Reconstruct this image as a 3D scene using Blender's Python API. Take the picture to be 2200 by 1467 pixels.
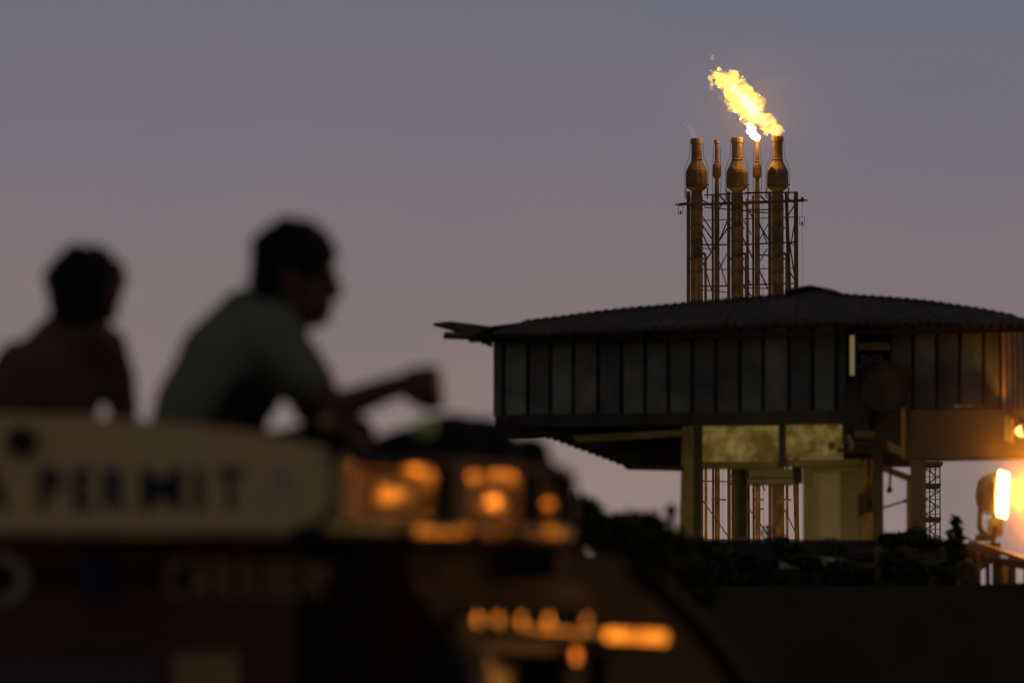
import bpy, bmesh, math, random
from mathutils import Vector, Matrix, noise
random.seed(7)
V = Vector
R = math.radians
scn = bpy.context.scene
col = scn.collection
for o in list(bpy.data.objects):
    bpy.data.objects.remove(o)

# ------------------------------------------------------------------ camera, sky, exposure
CAM = V((0, 0, 1.6))
LENS, SENSOR = 300.0, 36.0
F = 2200 * LENS / SENSOR
PITCH = math.atan((1914 - 733.5) / F)
cd = bpy.data.cameras.new('camera')
cd.lens = LENS; cd.sensor_width = SENSOR; cd.clip_start = 0.5; cd.clip_end = 20000
cd.dof.use_dof = True; cd.dof.focus_distance = 500; cd.dof.aperture_fstop = 5.2; cd.dof.aperture_blades = 9
cam = bpy.data.objects.new('camera', cd); col.objects.link(cam)
cam.location = CAM; cam.rotation_euler = (math.pi / 2 + PITCH, 0, 0)
scn.camera = cam

world = bpy.data.worlds.new('World'); scn.world = world
world.use_nodes = True
wn = world.node_tree.nodes; wl = world.node_tree.links
bg = wn['Background']
sky = wn.new('ShaderNodeTexSky'); sky.sky_type = 'NISHITA'; sky.sun_disc = False
sky.sun_elevation = R(-1.0); sky.sun_rotation = R(-25)
sky.air_density = 1.0; sky.dust_density = 3.0; sky.ozone_density = 2.0
bg.inputs['Strength'].default_value = 1.0
# dusk: the clear-sky colour, with a band of smog that is lilac above and dull pink at the horizon
tc = wn.new('ShaderNodeTexCoord')
sep = wn.new('ShaderNodeSeparateXYZ'); wl.new(tc.outputs['Generated'], sep.inputs[0])
mpw = wn.new('ShaderNodeMapping'); mpw.inputs['Scale'].default_value = (14, 14, 60); wl.new(tc.outputs['Generated'], mpw.inputs[0])
nzw = wn.new('ShaderNodeTexNoise'); nzw.inputs['Scale'].default_value = 1.0; nzw.inputs['Detail'].default_value = 5; wl.new(mpw.outputs[0], nzw.inputs['Vector'])
mrw = wn.new('ShaderNodeMapRange'); wl.new(nzw.outputs['Fac'], mrw.inputs[0])
mrw.inputs[1].default_value = .25; mrw.inputs[2].default_value = .75; mrw.inputs[3].default_value = -.009; mrw.inputs[4].default_value = .009
adw = wn.new('ShaderNodeMath'); adw.operation = 'ADD'; wl.new(sep.outputs['Z'], adw.inputs[0]); wl.new(mrw.outputs[0], adw.inputs[1])
ramp = wn.new('ShaderNodeValToRGB'); wl.new(adw.outputs[0], ramp.inputs[0])
cr = ramp.color_ramp; cr.interpolation = 'LINEAR'
SKY = [(0.0, (.330, .240, .205)), (.044, (.285, .212, .196)), (.068, (.198, .157, .168)), (.088, (.162, .148, .180)), (.112, (.135, .138, .194)),
       (.35, (.120, .112, .122)), (1.0, (.080, .076, .080))]
cr.elements[0].position = 0; cr.elements[1].position = 1
for p, c in SKY[1:-1]:
    cr.elements.new(p)
for e, (p, c) in zip(cr.elements, SKY):
    e.position = p; e.color = (*c, 1)
mixw = wn.new('ShaderNodeMix'); mixw.data_type = 'RGBA'; mixw.blend_type = 'ADD'
sm = wn.new('ShaderNodeMix'); sm.data_type = 'RGBA'; sm.blend_type = 'MULTIPLY'
sm.inputs[0].default_value = 1.0
wl.new(sky.outputs[0], sm.inputs[6]); sm.inputs[7].default_value = (.04, .04, .04, 1)
mixw.inputs[0].default_value = 1.0
wl.new(sm.outputs[2], mixw.inputs[6]); wl.new(ramp.outputs[0], mixw.inputs[7])
wl.new(mixw.outputs[2], bg.inputs['Color'])

scn.view_settings.view_transform = 'Standard'; scn.view_settings.look = 'None'
scn.view_settings.exposure = 0; scn.view_settings.gamma = 1; scn.view_settings.use_curve_mapping = False
scn.render.engine = 'CYCLES'
cy = scn.cycles
cy.use_denoising = True
cy.max_bounces = 5; cy.diffuse_bounces = 2; cy.glossy_bounces = 3; cy.volume_bounces = 0
cy.sample_clamp_indirect = 6; cy.sample_clamp_direct = 0
cy.volume_step_rate = 1.0; cy.volume_max_steps = 128


def ray(px, py):
    d = V((0, math.cos(PITCH), math.sin(PITCH))) + V((1, 0, 0)) * ((px - 1100) / F) + \
        V((0, -math.sin(PITCH), math.cos(PITCH))) * ((733.5 - py) / F)
    return d


def P(px, py, Y):
    """the point at distance Y that stands where the photograph shows pixel (px, py)"""
    d = ray(px, py)
    return CAM + d * (Y / d.y)


def S(Y):
    return Y / F


# ------------------------------------------------------------------ materials
def mat(name, color, rough=.7, metal=0.0, var=.35, scale=3.0, bump=0.0, spec=.3, color2=None, thresh=None):
    m = bpy.data.materials.new(name); m.use_nodes = True
    n, l = m.node_tree.nodes, m.node_tree.links
    b = n['Principled BSDF']
    b.inputs['Roughness'].default_value = rough; b.inputs['Metallic'].default_value = metal
    b.inputs['Specular IOR Level'].default_value = spec
    t = n.new('ShaderNodeTexCoord')
    nz = n.new('ShaderNodeTexNoise'); nz.inputs['Scale'].default_value = scale; nz.inputs['Detail'].default_value = 8
    nz.inputs['Roughness'].default_value = .65
    l.new(t.outputs['Object'], nz.inputs['Vector'])
    r = n.new('ShaderNodeValToRGB'); l.new(nz.outputs['Fac'], r.inputs[0])
    lo, hi = thresh or (.3, .7)
    r.color_ramp.elements[0].position = lo; r.color_ramp.elements[1].position = hi
    c2 = color2 or tuple(c * (1 - var) for c in color)
    c1 = color if color2 else tuple(min(1, c * (1 + var)) for c in color)
    r.color_ramp.elements[0].color = (*c2, 1); r.color_ramp.elements[1].color = (*c1, 1)
    l.new(r.outputs[0], b.inputs['Base Color'])
    mr = n.new('ShaderNodeMapRange'); l.new(nz.outputs['Fac'], mr.inputs[0])
    mr.inputs[3].default_value = min(1, rough + .15); mr.inputs[4].default_value = max(.05, rough - .15)
    l.new(mr.outputs[0], b.inputs['Roughness'])
    if bump:
        bp = n.new('ShaderNodeBump'); bp.inputs['Strength'].default_value = bump; bp.inputs['Distance'].default_value = .02
        l.new(nz.outputs['Fac'], bp.inputs['Height']); l.new(bp.outputs[0], b.inputs['Normal'])
    return m


def emat(name, color, strength):
    m = bpy.data.materials.new(name); m.use_nodes = True
    n, l = m.node_tree.nodes, m.node_tree.links
    n.remove(n['Principled BSDF'])
    e = n.new('ShaderNodeEmission'); e.inputs[0].default_value = (*color, 1); e.inputs[1].default_value = strength
    l.new(e.outputs[0], n['Material Output'].inputs['Surface'])
    return m


M = dict(
    earth=mat('earth', (.10, .075, .05), .95, scale=.2),
    asphalt=mat('asphalt', (.05, .047, .045), .9, scale=6),
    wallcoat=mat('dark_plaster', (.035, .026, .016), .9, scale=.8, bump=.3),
    steel=mat('painted_steel', (.10, .085, .06), .65, scale=4, var=.5, spec=.2),
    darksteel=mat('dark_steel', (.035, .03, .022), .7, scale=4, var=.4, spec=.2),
    olive=mat('olive_paint_and_light', (.15, .125, .035), .75, scale=2.5, var=.35, spec=.2),
    khaki=mat('khaki_sheet', (.24, .215, .13), .8, scale=3, var=.25, spec=.2),
    sheet=mat('zinc_sheet', (.105, .102, .075), .6, .0, scale=2.2, var=.5, spec=.3),
    roof=mat('roof_sheet', (.075, .062, .04), .7, scale=3, var=.6, spec=.2),
    rust=mat('rusty_stack', (.18, .12, .055), .65, scale=1.1, var=.7, spec=.3),
    girder=mat('girder', (.10, .068, .034), .75, scale=1, var=.4, spec=.2),
    orangebox=mat('ochre_paint_and_light', (.30, .17, .05), .7, scale=3, var=.3),
    cream=mat('cream_board', (.64, .36, .16), .8, scale=.7, color2=(.44, .37, .16), var=.2, spec=.2),
    navy=mat('navy_letters', (.012, .024, .055), .7, spec=.2),
    maroon=mat('maroon_paint', (.06, .018, .008), .6, scale=3, spec=.2),
    litpanel=mat('panel_lit_part', (.48, .43, .30), .8, scale=2, var=.15),
    shademaroon=mat('maroon_shaded', (.046, .017, .009), .7, scale=3, spec=.15),  # maroon with shade put into the colour, for the cab corner
    brownpaint=mat('brown_paint', (.028, .021, .015), .8, scale=3, spec=.1),
    yellowpaint=mat('faded_yellow', (.26, .20, .07), .7, scale=6, spec=.2),
    whitepaint=mat('dusty_white', (.30, .29, .26), .7, scale=6, spec=.2),
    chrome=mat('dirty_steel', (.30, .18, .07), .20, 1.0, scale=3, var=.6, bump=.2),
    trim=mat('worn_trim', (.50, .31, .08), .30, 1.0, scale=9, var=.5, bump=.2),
    black=mat('black_rubber', (.012, .012, .012), .8, spec=.2),
    glass=mat('dark_glass', (.004, .004, .005), .25, spec=.3, var=.1),
    tarp=mat('dark_tarp', (.014, .014, .012), .9, scale=8, spec=.1, bump=.4),
    skin=mat('skin', (.075, .034, .021), .6, scale=20, var=.15, spec=.25),
    hair=mat('black_hair', (.006, .006, .006), .75, scale=60, spec=.15, bump=.6),
    shirt=mat('olive_shirt', (.115, .130, .088), .9, scale=12, var=.25, spec=.05, bump=.5),
    shirt2=mat('brown_shirt', (.125, .08, .052), .9, scale=4, color2=(.06, .031, .025), spec=.05, bump=.5),
    trousers=mat('black_trousers', (.010, .010, .010), .9, spec=.05),
    leaf=mat('leaf', (.035, .045, .02), .8, scale=9, var=.5, spec=.1),
    bark=mat('bark', (.05, .04, .03), .9),
    green=mat('green_plastic', (.45, .62, .12), .4, scale=5, var=.1, spec=.5),
    pale=mat('pale_paint', (.22, .23, .14), .7, scale=4),
    lampbody=mat('lamp_housing', (.28, .20, .08), .5, scale=9, spec=.4),
    brass=mat('brass', (.5, .25, .08), .3, 1.0),
)


# ------------------------------------------------------------------ builders
ROOTLOC = {}


def thing(name, label, cat, loc, group=None):
    o = bpy.data.objects.new(name, None); col.objects.link(o)
    o.location = loc; o.empty_display_size = .2
    o['label'] = label; o['category'] = cat
    if group: o['group'] = group
    ROOTLOC[o] = V(loc)
    return o


def tag(o, label=None, cat=None, group=None, kind=None):
    if label: o['label'] = label
    if cat: o['category'] = cat
    if group: o['group'] = group
    if kind: o['kind'] = kind
    return o


def build(name, bm, m, parent=None, smooth=False, label=None, kind=None, recalc=True):
    """links the bmesh (in world coordinates) as one object under parent"""
    if recalc:
        bmesh.ops.recalc_face_normals(bm, faces=bm.faces[:])
    base = V((0, 0, 0))
    if parent is not None:
        base = ROOTLOC[parent]
    else:
        lo = [min(v.co[i] for v in bm.verts) for i in range(3)]; hi = [max(v.co[i] for v in bm.verts) for i in range(3)]
        base = V(((lo[0] + hi[0]) / 2, (lo[1] + hi[1]) / 2, lo[2]))
    bmesh.ops.translate(bm, verts=bm.verts[:], vec=-base)
    me = bpy.data.meshes.new(name); bm.to_mesh(me); bm.free()
    if smooth:
        for p in me.polygons: p.use_smooth = True
    me.materials.append(m)
    o = bpy.data.objects.new(name, me); col.objects.link(o)
    if parent is not None:
        o.parent = parent
        ROOTLOC[o] = base
    else:
        o.location = base; ROOTLOC[o] = base
    if label: o['label'] = label
    if kind: o['kind'] = kind
    return o


def BM():
    return bmesh.new()


def hexa(bm, p):
    """8 points: bottom ring 0-3, top ring 4-7"""
    v = [bm.verts.new(q) for q in p]
    for f in ((0, 1, 2, 3), (7, 6, 5, 4), (0, 4, 5, 1), (1, 5, 6, 2), (2, 6, 7, 3), (3, 7, 4, 0)):
        bm.faces.new([v[i] for i in f])
    return bm


def box(bm, lo, hi):
    x0, y0, z0 = lo; x1, y1, z1 = hi
    return hexa(bm, [(x0, y0, z0), (x1, y0, z0), (x1, y1, z0), (x0, y1, z0), (x0, y0, z1), (x1, y0, z1), (x1, y1, z1), (x0, y1, z1)])


def pbox(bm, x0, y0, x1, y1, Y, depth):
    """a box whose front, at distance Y, covers the pixel rectangle"""
    a = P(x0, y1, Y); b = P(x1, y0, Y)
    return box(bm, (a.x, Y, a.z), (b.x, Y + depth, b.z))


def quadbox(bm, pts, Y, depth):
    """a slab whose front is a pixel quad (bl, br, tr, tl); Y may be per corner"""
    Ys = Y if isinstance(Y, (list, tuple)) else [Y] * 4
    f = [P(x, y, yy) for (x, y), yy in zip(pts, Ys)]
    d = V((0, depth, 0))
    return hexa(bm, [f[0], f[1], f[1] + d, f[0] + d, f[3], f[2], f[2] + d, f[3] + d])


def tube(bm, pts, r, n=8, caps=True):
    pts = [V(p) for p in pts]
    rs = r if isinstance(r, (list, tuple)) else [r] * len(pts)
    rings = []
    for i, p in enumerate(pts):
        t = (pts[min(i + 1, len(pts) - 1)] - pts[max(i - 1, 0)]).normalized()
        a = V((0, 0, 1)) if abs(t.z) < .9 else V((1, 0, 0))
        u = t.cross(a).normalized(); w = t.cross(u)
        rings.append([bm.verts.new(p + (u * math.cos(k * 2 * math.pi / n) + w * math.sin(k * 2 * math.pi / n)) * rs[i]) for k in range(n)])
    for a, b in zip(rings, rings[1:]):
        for k in range(n):
            bm.faces.new([a[k], a[(k + 1) % n], b[(k + 1) % n], b[k]])
    if caps:
        bm.faces.new(rings[0]); bm.faces.new(rings[-1][::-1])
    return bm


def bar(bm, a, b, w, h=None):
    a = V(a); b = V(b); h = h or w
    t = (b - a).normalized()
    up = V((0, 0, 1)) if abs(t.z) < .95 else V((0, 1, 0))
    u = t.cross(up).normalized() * w / 2; k = u.cross(t).normalized() * h / 2
    return hexa(bm, [a - u - k, a + u - k, a + u + k, a - u + k, b - u - k, b + u - k, b + u + k, b - u + k])


def lathe(bm, axis, prof, n=20, caps=True):
    """profile [(z, r)] about a vertical axis through (x, y)"""
    rings = []
    for z, r in prof:
        rings.append([bm.verts.new((axis[0] + r * math.cos(k * 2 * math.pi / n), axis[1] + r * math.sin(k * 2 * math.pi / n), z)) for k in range(n)])
    for a, b in zip(rings, rings[1:]):
        for k in range(n):
            bm.faces.new([a[k], a[(k + 1) % n], b[(k + 1) % n], b[k]])
    if caps:
        bm.faces.new(rings[0]); bm.faces.new(rings[-1][::-1])
    return bm


def ball(bm, c, r, sub=2, rot=None):
    rr = V(r) if isinstance(r, (tuple, list, Vector)) else V((r, r, r))
    mtx = Matrix.Translation(V(c)) @ (rot or Matrix.Identity(4)) @ Matrix.Diagonal((*rr, 1))
    bmesh.ops.create_icosphere(bm, subdivisions=sub, radius=1, matrix=mtx)
    return bm


def limb(bm, pts, rs, n=12):
    """overlapping tapered capsules, later fused by a voxel remesh"""
    for p, r in zip(pts, rs):
        ball(bm, p, r)
    for (a, ra), (b, rb) in zip(zip(pts, rs), zip(pts[1:], rs[1:])):
        tube(bm, [a, b], [ra, rb], n)
    return bm


def plate(bm, outline, holes, vec):
    """planar outline (3-D points) with holes, thickened by vec"""
    edges = []
    for loop in [outline] + holes:
        vs = [bm.verts.new(p) for p in loop]
        edges += [bm.edges.new((vs[i], vs[(i + 1) % len(vs)])) for i in range(len(vs))]
    bmesh.ops.triangle_fill(bm, use_beauty=True, use_dissolve=False, edges=edges)
    g = bmesh.ops.extrude_face_region(bm, geom=bm.faces[:])
    bmesh.ops.translate(bm, verts=[v for v in g['geom'] if isinstance(v, bmesh.types.BMVert)], vec=vec)
    return bm


def fuse(o, voxel, smooth=4, displace=None):
    md = o.modifiers.new('fuse', 'REMESH'); md.mode = 'VOXEL'; md.voxel_size = voxel; md.use_smooth_shade = True
    if smooth:
        s = o.modifiers.new('soften', 'SMOOTH'); s.factor = .5; s.iterations = smooth
    if displace:
        for st, sc in displace:
            t = bpy.data.textures.new('lumps', 'CLOUDS'); t.noise_scale = sc; t.noise_depth = 3
            d = o.modifiers.new('lumps', 'DISPLACE'); d.texture = t; d.strength = st; d.mid_level = .5; d.texture_coords = 'GLOBAL'
    return o


def lamp(name, loc, power, color, radius, parent=None, spot=None, aim=None):
    ld = bpy.data.lights.new(name, 'SPOT' if spot else 'POINT')
    ld.energy = power; ld.color = color; ld.shadow_soft_size = radius
    if spot:
        ld.spot_size = R(spot); ld.spot_blend = .5
    o = bpy.data.objects.new(name, ld); col.objects.link(o)
    base = ROOTLOC[parent] if parent else V((0, 0, 0))
    o.location = V(loc) - base
    if aim is not None:
        o.rotation_euler = (V(aim) - V(loc)).to_track_quat('-Z', 'Y').to_euler()
    if parent: o.parent = parent
    return o


SODIUM = (1.0, .37, .035)
FLAME = (1.0, .40, .05)

# ------------------------------------------------------------------ the ground
bm = BM(); q = [bm.verts.new(p) for p in ((-4000, -200, 0), (4000, -200, 0), (4000, 9000, 0), (-4000, 9000, 0))]; bm.faces.new(q)
tag(build('ground', bm, M['earth']), kind='structure')
bm = BM(); q = [bm.verts.new(p) for p in ((-30, 6, .004), (40, 2, .004), (46, 36, .004), (-30, 40, .004))]; bm.faces.new(q)
tag(build('road', bm, M['asphalt']), kind='structure')

# ------------------------------------------------------------------ the flare tower
FY = 500.0
fs = S(FY)
ft = thing('flare_tower', 'tall lattice flare tower with three fat bottle shaped burners and two thin ones',
           'flare tower', (P(1595, 640, FY).x, FY, 0))
zf = lambda y: P(1595, y, FY).z
xf = lambda x, Y=FY: P(x, 640, Y).x
GZ = 0.0


def big_stack(cx, top, dy):
    Y = FY + dy
    bm = BM()
    s = fs
    prof = [(GZ, 13 * s), (zf(640), 13 * s), (zf(424), 13 * s), (zf(416), 11.5 * s), (zf(411), 12 * s), (zf(404), 22 * s), (zf(398), 23.5 * s),
            (zf(372), 23.5 * s), (zf(366), 22 * s), (zf(348), 12.5 * s), (zf(345), 11.5 * s), (zf(343), 12.6 * s), (zf(341), 11.3 * s),
            (zf(top + 12), 11 * s), (zf(top + 11), 12.8 * s), (zf(top + 1), 12.8 * s), (zf(top), 12 * s), (zf(top + 1), 10 * s), (zf(top + 20), 9.5 * s)]
    lathe(bm, (xf(cx), Y), prof, 12)
    st = build('flare_stack', bm, M['rust'], ft, smooth=False)
    for k, dx in enumerate((-6, 5)):
        bm = BM(); bar(bm, (xf(cx + dx), Y - 13 * s, GZ), (xf(cx + dx), Y - 13 * s, zf(424)), 1.6 * s); build('conduit', bm, M['girder'], st)
    for y in (450, 520, 585):
        bm = BM(); lathe(bm, (xf(cx), Y), [(zf(y + 1), 13.1 * s), (zf(y + 1), 14 * s), (zf(y - 1), 14 * s), (zf(y - 1), 13.1 * s)], 12); build('weld_band', bm, M['girder'], st)
    bm = BM(); quad = [(cx - 22 + dy, 405), (cx - 4, 405), (cx - 4, 369), (cx - 13, 360), (cx - 21, 369)]
    plate(bm, [V((xf(x), Y - 24.5 * s, zf(y))) for x, y in quad], [], V((0, -.05, 0))); build('heat_shield', bm, M['girder'], st)
    # collars round the barrel and the guide rods beside the burner head
    for y in (490, 556):
        bm = BM(); lathe(bm, (xf(cx), Y), [(zf(y + 2), 13.2 * s), (zf(y + 2), 15.5 * s), (zf(y - 2), 15.5 * s), (zf(y - 2), 13.2 * s)], 20)
        build('collar', bm, M['rust'], st)
    for sg in (-1, 1):
        bm = BM()
        pts = [(cx + sg * 25 - 1, 425), (cx + sg * 25, 400), (cx + sg * 25.5, 366), (cx + sg * 21, 350), (cx + sg * 15, 338), (cx + sg * 13.5, top + 5)]
        tube(bm, [V((xf(x), Y - 3 * s, zf(y))) for x, y in pts], .48 * s, 5)
        build('guide_rod', bm, M['girder'], st)
        bm = BM(); bar(bm, (xf(cx + sg * 23), Y, zf(404)), (xf(cx + sg * 23), Y, zf(428)), 2 * s)
        build('head_strut', bm, M['girder'], st)
    bm = BM(); bar(bm, (xf(cx + 26), Y - s, zf(397)), (xf(cx + 22), Y, zf(397)), 3 * s); build('valve', bm, M['darksteel'], st)
    # slim riser pipe strapped to the side with a bend at its top
    bm = BM()
    tube(bm, [V((xf(cx + 19), Y, GZ)), V((xf(cx + 19), Y, zf(552))), V((xf(cx + 17.5), Y, zf(546))), V((xf(cx + 13), Y, zf(544)))], 3 * s, 8)
    build('riser_pipe', bm, M['rust'], st, smooth=True)
    return st


def small_stack(cx, top, dy):
    Y = FY + dy; s = fs; c = cx
    bm = BM()
    prof = [(GZ, 5.5 * s), (zf(420), 5.5 * s), (zf(388), 4.2 * s), (zf(384), 4 * s), (zf(381), 6.5 * s), (zf(376), 8.8 * s), (zf(360), 9 * s), (zf(352), 7.5 * s), (zf(349), 4.6 * s),
            (zf(346), 5.6 * s), (zf(344), 4.2 * s), (zf(top + 9), 4.4 * s), (zf(top + 8), 5.8 * s), (zf(top), 5.6 * s), (zf(top + 1), 4 * s), (zf(top + 15), 3.8 * s)]
    lathe(bm, (xf(c), Y), prof, 16)
    st = build('pilot_stack', bm, M['rust'], ft)
    bm = BM(); bar(bm, (xf(c - 9), Y, GZ), (xf(c - 9), Y, zf(418)), 5 * s); build('riser_pipe', bm, M['girder'], st)
    for sg, y0 in ((-1, 384), (1, 372)):
        bm = BM(); tube(bm, [V((xf(c + sg * 8), Y - 2 * s, zf(425))), V((xf(c + sg * 9.5), Y - 2 * s, zf(375))), V((xf(c + sg * 7), Y - 2 * s, zf(top + 14)))], .6 * s, 5)
        build('guide_rod', bm, M['girder'], st)
    return st


big_stack(1497, 298, 0); big_stack(1584, 296, 0); big_stack(1671, 293, 0)
small_stack(1541, 299, .6); small_stack(1628, 297, .6)


def leg(x0, x1, Y, w):
    bm = BM(); bar(bm, (xf(x0), Y, zf(418)), (xf(x1), Y, GZ), w * fs); build('tower_leg', bm, M['girder'], ft)


for x0, x1, Y, w in ((1478, 1476, FY - 2, 8), (1564, 1563, FY - 2, 7), (1652, 1651, FY - 2, 7), (1708, 1709, FY - 2, 9),
                     (1505, 1503, FY + 3, 6), (1609, 1612, FY + 3, 6), (1694, 1742, FY + 3, 7), (1688, 1730, FY - 1, 6)):
    leg(x0, x1, Y, w)


def brace(x0, y0, x1, y1, w=3, dy=-1.5, m='girder'):
    bm = BM(); bar(bm, (xf(x0), FY + dy, zf(y0)), (xf(x1), FY + dy, zf(y1)), w * fs); build('brace', bm, M[m], ft)


for a in ((1512, 424, 1648, 418, 3), (1600, 419, 1710, 418, 3), (1479, 445, 1712, 436, 6), (1512, 450, 1648, 462, 2.5),
          (1600, 455, 1652, 455, 2.5), (1500, 530, 1565, 530, 3), (1590, 530, 1706, 525, 3), (1500, 537, 1530, 539, 2), (1625, 552, 1652, 553, 3),
          (1505, 619, 1562, 618, 3), (1595, 616, 1708, 613, 3), (1505, 626, 1562, 632, 2), (1595, 622, 1650, 624, 2),
          (1508, 435, 1530, 448, 3), (1545, 425, 1565, 445, 3), (1600, 445, 1616, 472, 3), (1632, 425, 1652, 444, 3),
          (1508, 488, 1530, 520, 3), (1505, 500, 1526, 545, 3), (1511, 570, 1565, 490, 3), (1545, 520, 1565, 470, 3),
          (1590, 505, 1616, 560, 3), (1630, 488, 1650, 520, 3), (1630, 520, 1652, 480, 2), (1630, 585, 1648, 625, 3), (1596, 618, 1612, 640, 3),
          (1686, 470, 1706, 600, 3), (1690, 470, 1706, 445, 3), (1698, 528, 1708, 470, 2.5), (1686, 575, 1706, 605, 3), (1690, 632, 1706, 620, 2),
          (1690, 430, 1704, 440, 3), (1690, 526, 1706, 532, 2)):
    brace(*a)
for a in ((1500, 445, 1530, 490, 2.5), (1545, 445, 1565, 420, 2.5), (1590, 445, 1616, 425, 2), (1632, 470, 1650, 520, 2.5), (1512, 560, 1530, 620, 2.5), (1548, 560, 1563, 612, 2.2),
          (1597, 565, 1615, 610, 2.2), (1600, 470, 1616, 500, 2.2), (1546, 575, 1564, 540, 2.2), (1633, 560, 1650, 530, 2.2), (1500, 470, 1712, 462, 2), (1500, 576, 1712, 572, 2)):
    brace(*a, 1.5)
# lower bays, seen through the gaps under the cabin
for k in range(5):
    y0 = 660 + k * 125
    for xa, xb in ((1478, 1564), (1564, 1652), (1652, 1712)):
        brace(xa, y0, xb, y0 + 2, 2.4)
        brace(*((xa, y0, xb, y0 + 122) if k % 2 else (xb, y0, xa, y0 + 122)), 2.4)
for xa, xb, y in ((1530, 1562, 1068), (1620, 1642, 1068), (1620, 1642, 1088), (1676, 1702, 1068)):
    brace(xa, y, xb, y + 1, 3, 2.5)
brace(1620, 1042, 1614, 1056, 3); brace(1634, 1042, 1641, 1056, 3)
for sx, (xa, ya, xb, yb) in ((-1, (1478, 443, 1449, 446)), (1, (1708, 437, 1733, 437))):
    bm = BM(); bar(bm, (xf(xa), FY - 2, zf(ya)), (xf(xb + -sx * 8), FY - 2, zf(yb)), 6 * fs)
    bar(bm, (xf(xb - sx * 10), FY - 2.2, zf(yb)), (xf(xb), FY - 2.2, zf(yb)), 3 * fs)
    build('davit_arm', bm, M['girder'], ft)
bm = BM(); bar(bm, (xf(1722), FY - 2, zf(430)), (xf(1722), FY - 2, zf(436)), 6 * fs); build('pulley', bm, M['girder'], ft)


def hook(cx, y0, y1, par):
    bm = BM()
    r = .6 * fs
    for a, b in (((cx - 5, y0), (cx - 5, y1)), ((cx + 5, y0), (cx + 5, y1)), ((cx - 5, y1), (cx + 5, y1)), ((cx - 5, y0), (cx + 5, y0))):
        bar(bm, (xf(a[0]), FY - 2, zf(a[1])), (xf(b[0]), FY - 2, zf(b[1])), 1.1 * fs)
    ball(bm, (xf(cx), FY - 2, zf(y1 - 4)), (2.5 * fs, 2.5 * fs, 4 * fs), 1)
    build('hanging_hook', bm, M['darksteel'], par)


hook(1461, 446, 466, ft); hook(1721, 472, 490, ft)
bm = BM(); tube(bm, [(xf(1722), FY - 2, zf(490)), (xf(1723), FY - 2, zf(900))], .25 * fs, 4); build('cable', bm, M['darksteel'], ft)
bm = BM(); tube(bm, [(xf(1723), FY - 2, zf(437)), (xf(1721), FY - 2, zf(472))], .25 * fs, 4); build('cable', bm, M['darksteel'], ft)
for sx in (1546, 1633):
    bm = BM(); tube(bm, [(xf(sx + 3), FY - 3, zf(430)), (xf(sx + 4), FY - 3, GZ)], .3 * fs, 4); build('cable', bm, M['darksteel'], ft)


# flames: closed lumpy bodies of glowing gas (volume emission, so thin edges are orange and the thick core white)
def gas(name, color, strength, nscale, lo, hi, amin):
    m = bpy.data.materials.new(name); m.use_nodes = True
    n, l = m.node_tree.nodes, m.node_tree.links
    n.remove(n['Principled BSDF'])
    t = n.new('ShaderNodeTexCoord')
    nz = n.new('ShaderNodeTexNoise'); nz.inputs['Scale'].default_value = nscale; nz.inputs['Detail'].default_value = 4
    l.new(t.outputs['Object'], nz.inputs['Vector'])
    mr = n.new('ShaderNodeMapRange'); l.new(nz.outputs['Fac'], mr.inputs[0])
    mr.inputs[1].default_value = lo; mr.inputs[2].default_value = hi; mr.inputs[3].default_value = amin; mr.inputs[4].default_value = 1.0
    mu = n.new('ShaderNodeMath'); mu.operation = 'MULTIPLY'; l.new(mr.outputs[0], mu.inputs[0]); mu.inputs[1].default_value = strength
    e = n.new('ShaderNodeEmission'); e.inputs[0].default_value = (*color, 1); l.new(mu.outputs[0], e.inputs[1])
    l.new(e.outputs[0], n['Material Output'].inputs['Volume'])
    m.cycles.volume_step_rate = .5
    return m


gm = gas('flame_gas', (1.0, .57, .02), 4.2, 2.0, .38, .64, .12)
gc = gas('flame_core_gas', (1.0, .82, .34), 2.8, 1.6, .35, .65, .15)
gw = gas('white_flame_gas', (1.0, .85, .55), 22.0, 1.5, .3, .6, .6)
gp = gas('faint_flame_gas', (1.0, .75, .95), .28, 1.5, .4, .7, .2)


def zc(bx, by):  # close-up pixel -> photograph pixel
    return 1400 + bx / 4.89, 80 + by / 4.89


def fp(bx, by, dy=0):
    x, y = zc(bx, by)
    return V((xf(x), FY + dy, zf(y)))


def flame(spec, name, label, m, seed, disp, voxel, par=None):
    rnd = random.Random(seed)
    bm = BM()
    for (x, y, r) in spec:
        ball(bm, fp(x, y, rnd.uniform(-.3, .3)), r * fs / 4.89, 2)
    o = build(name, bm, m, None)
    fuse(o, voxel, 1, disp)
    if label: tag(o, label, 'flame')
    return o


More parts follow.
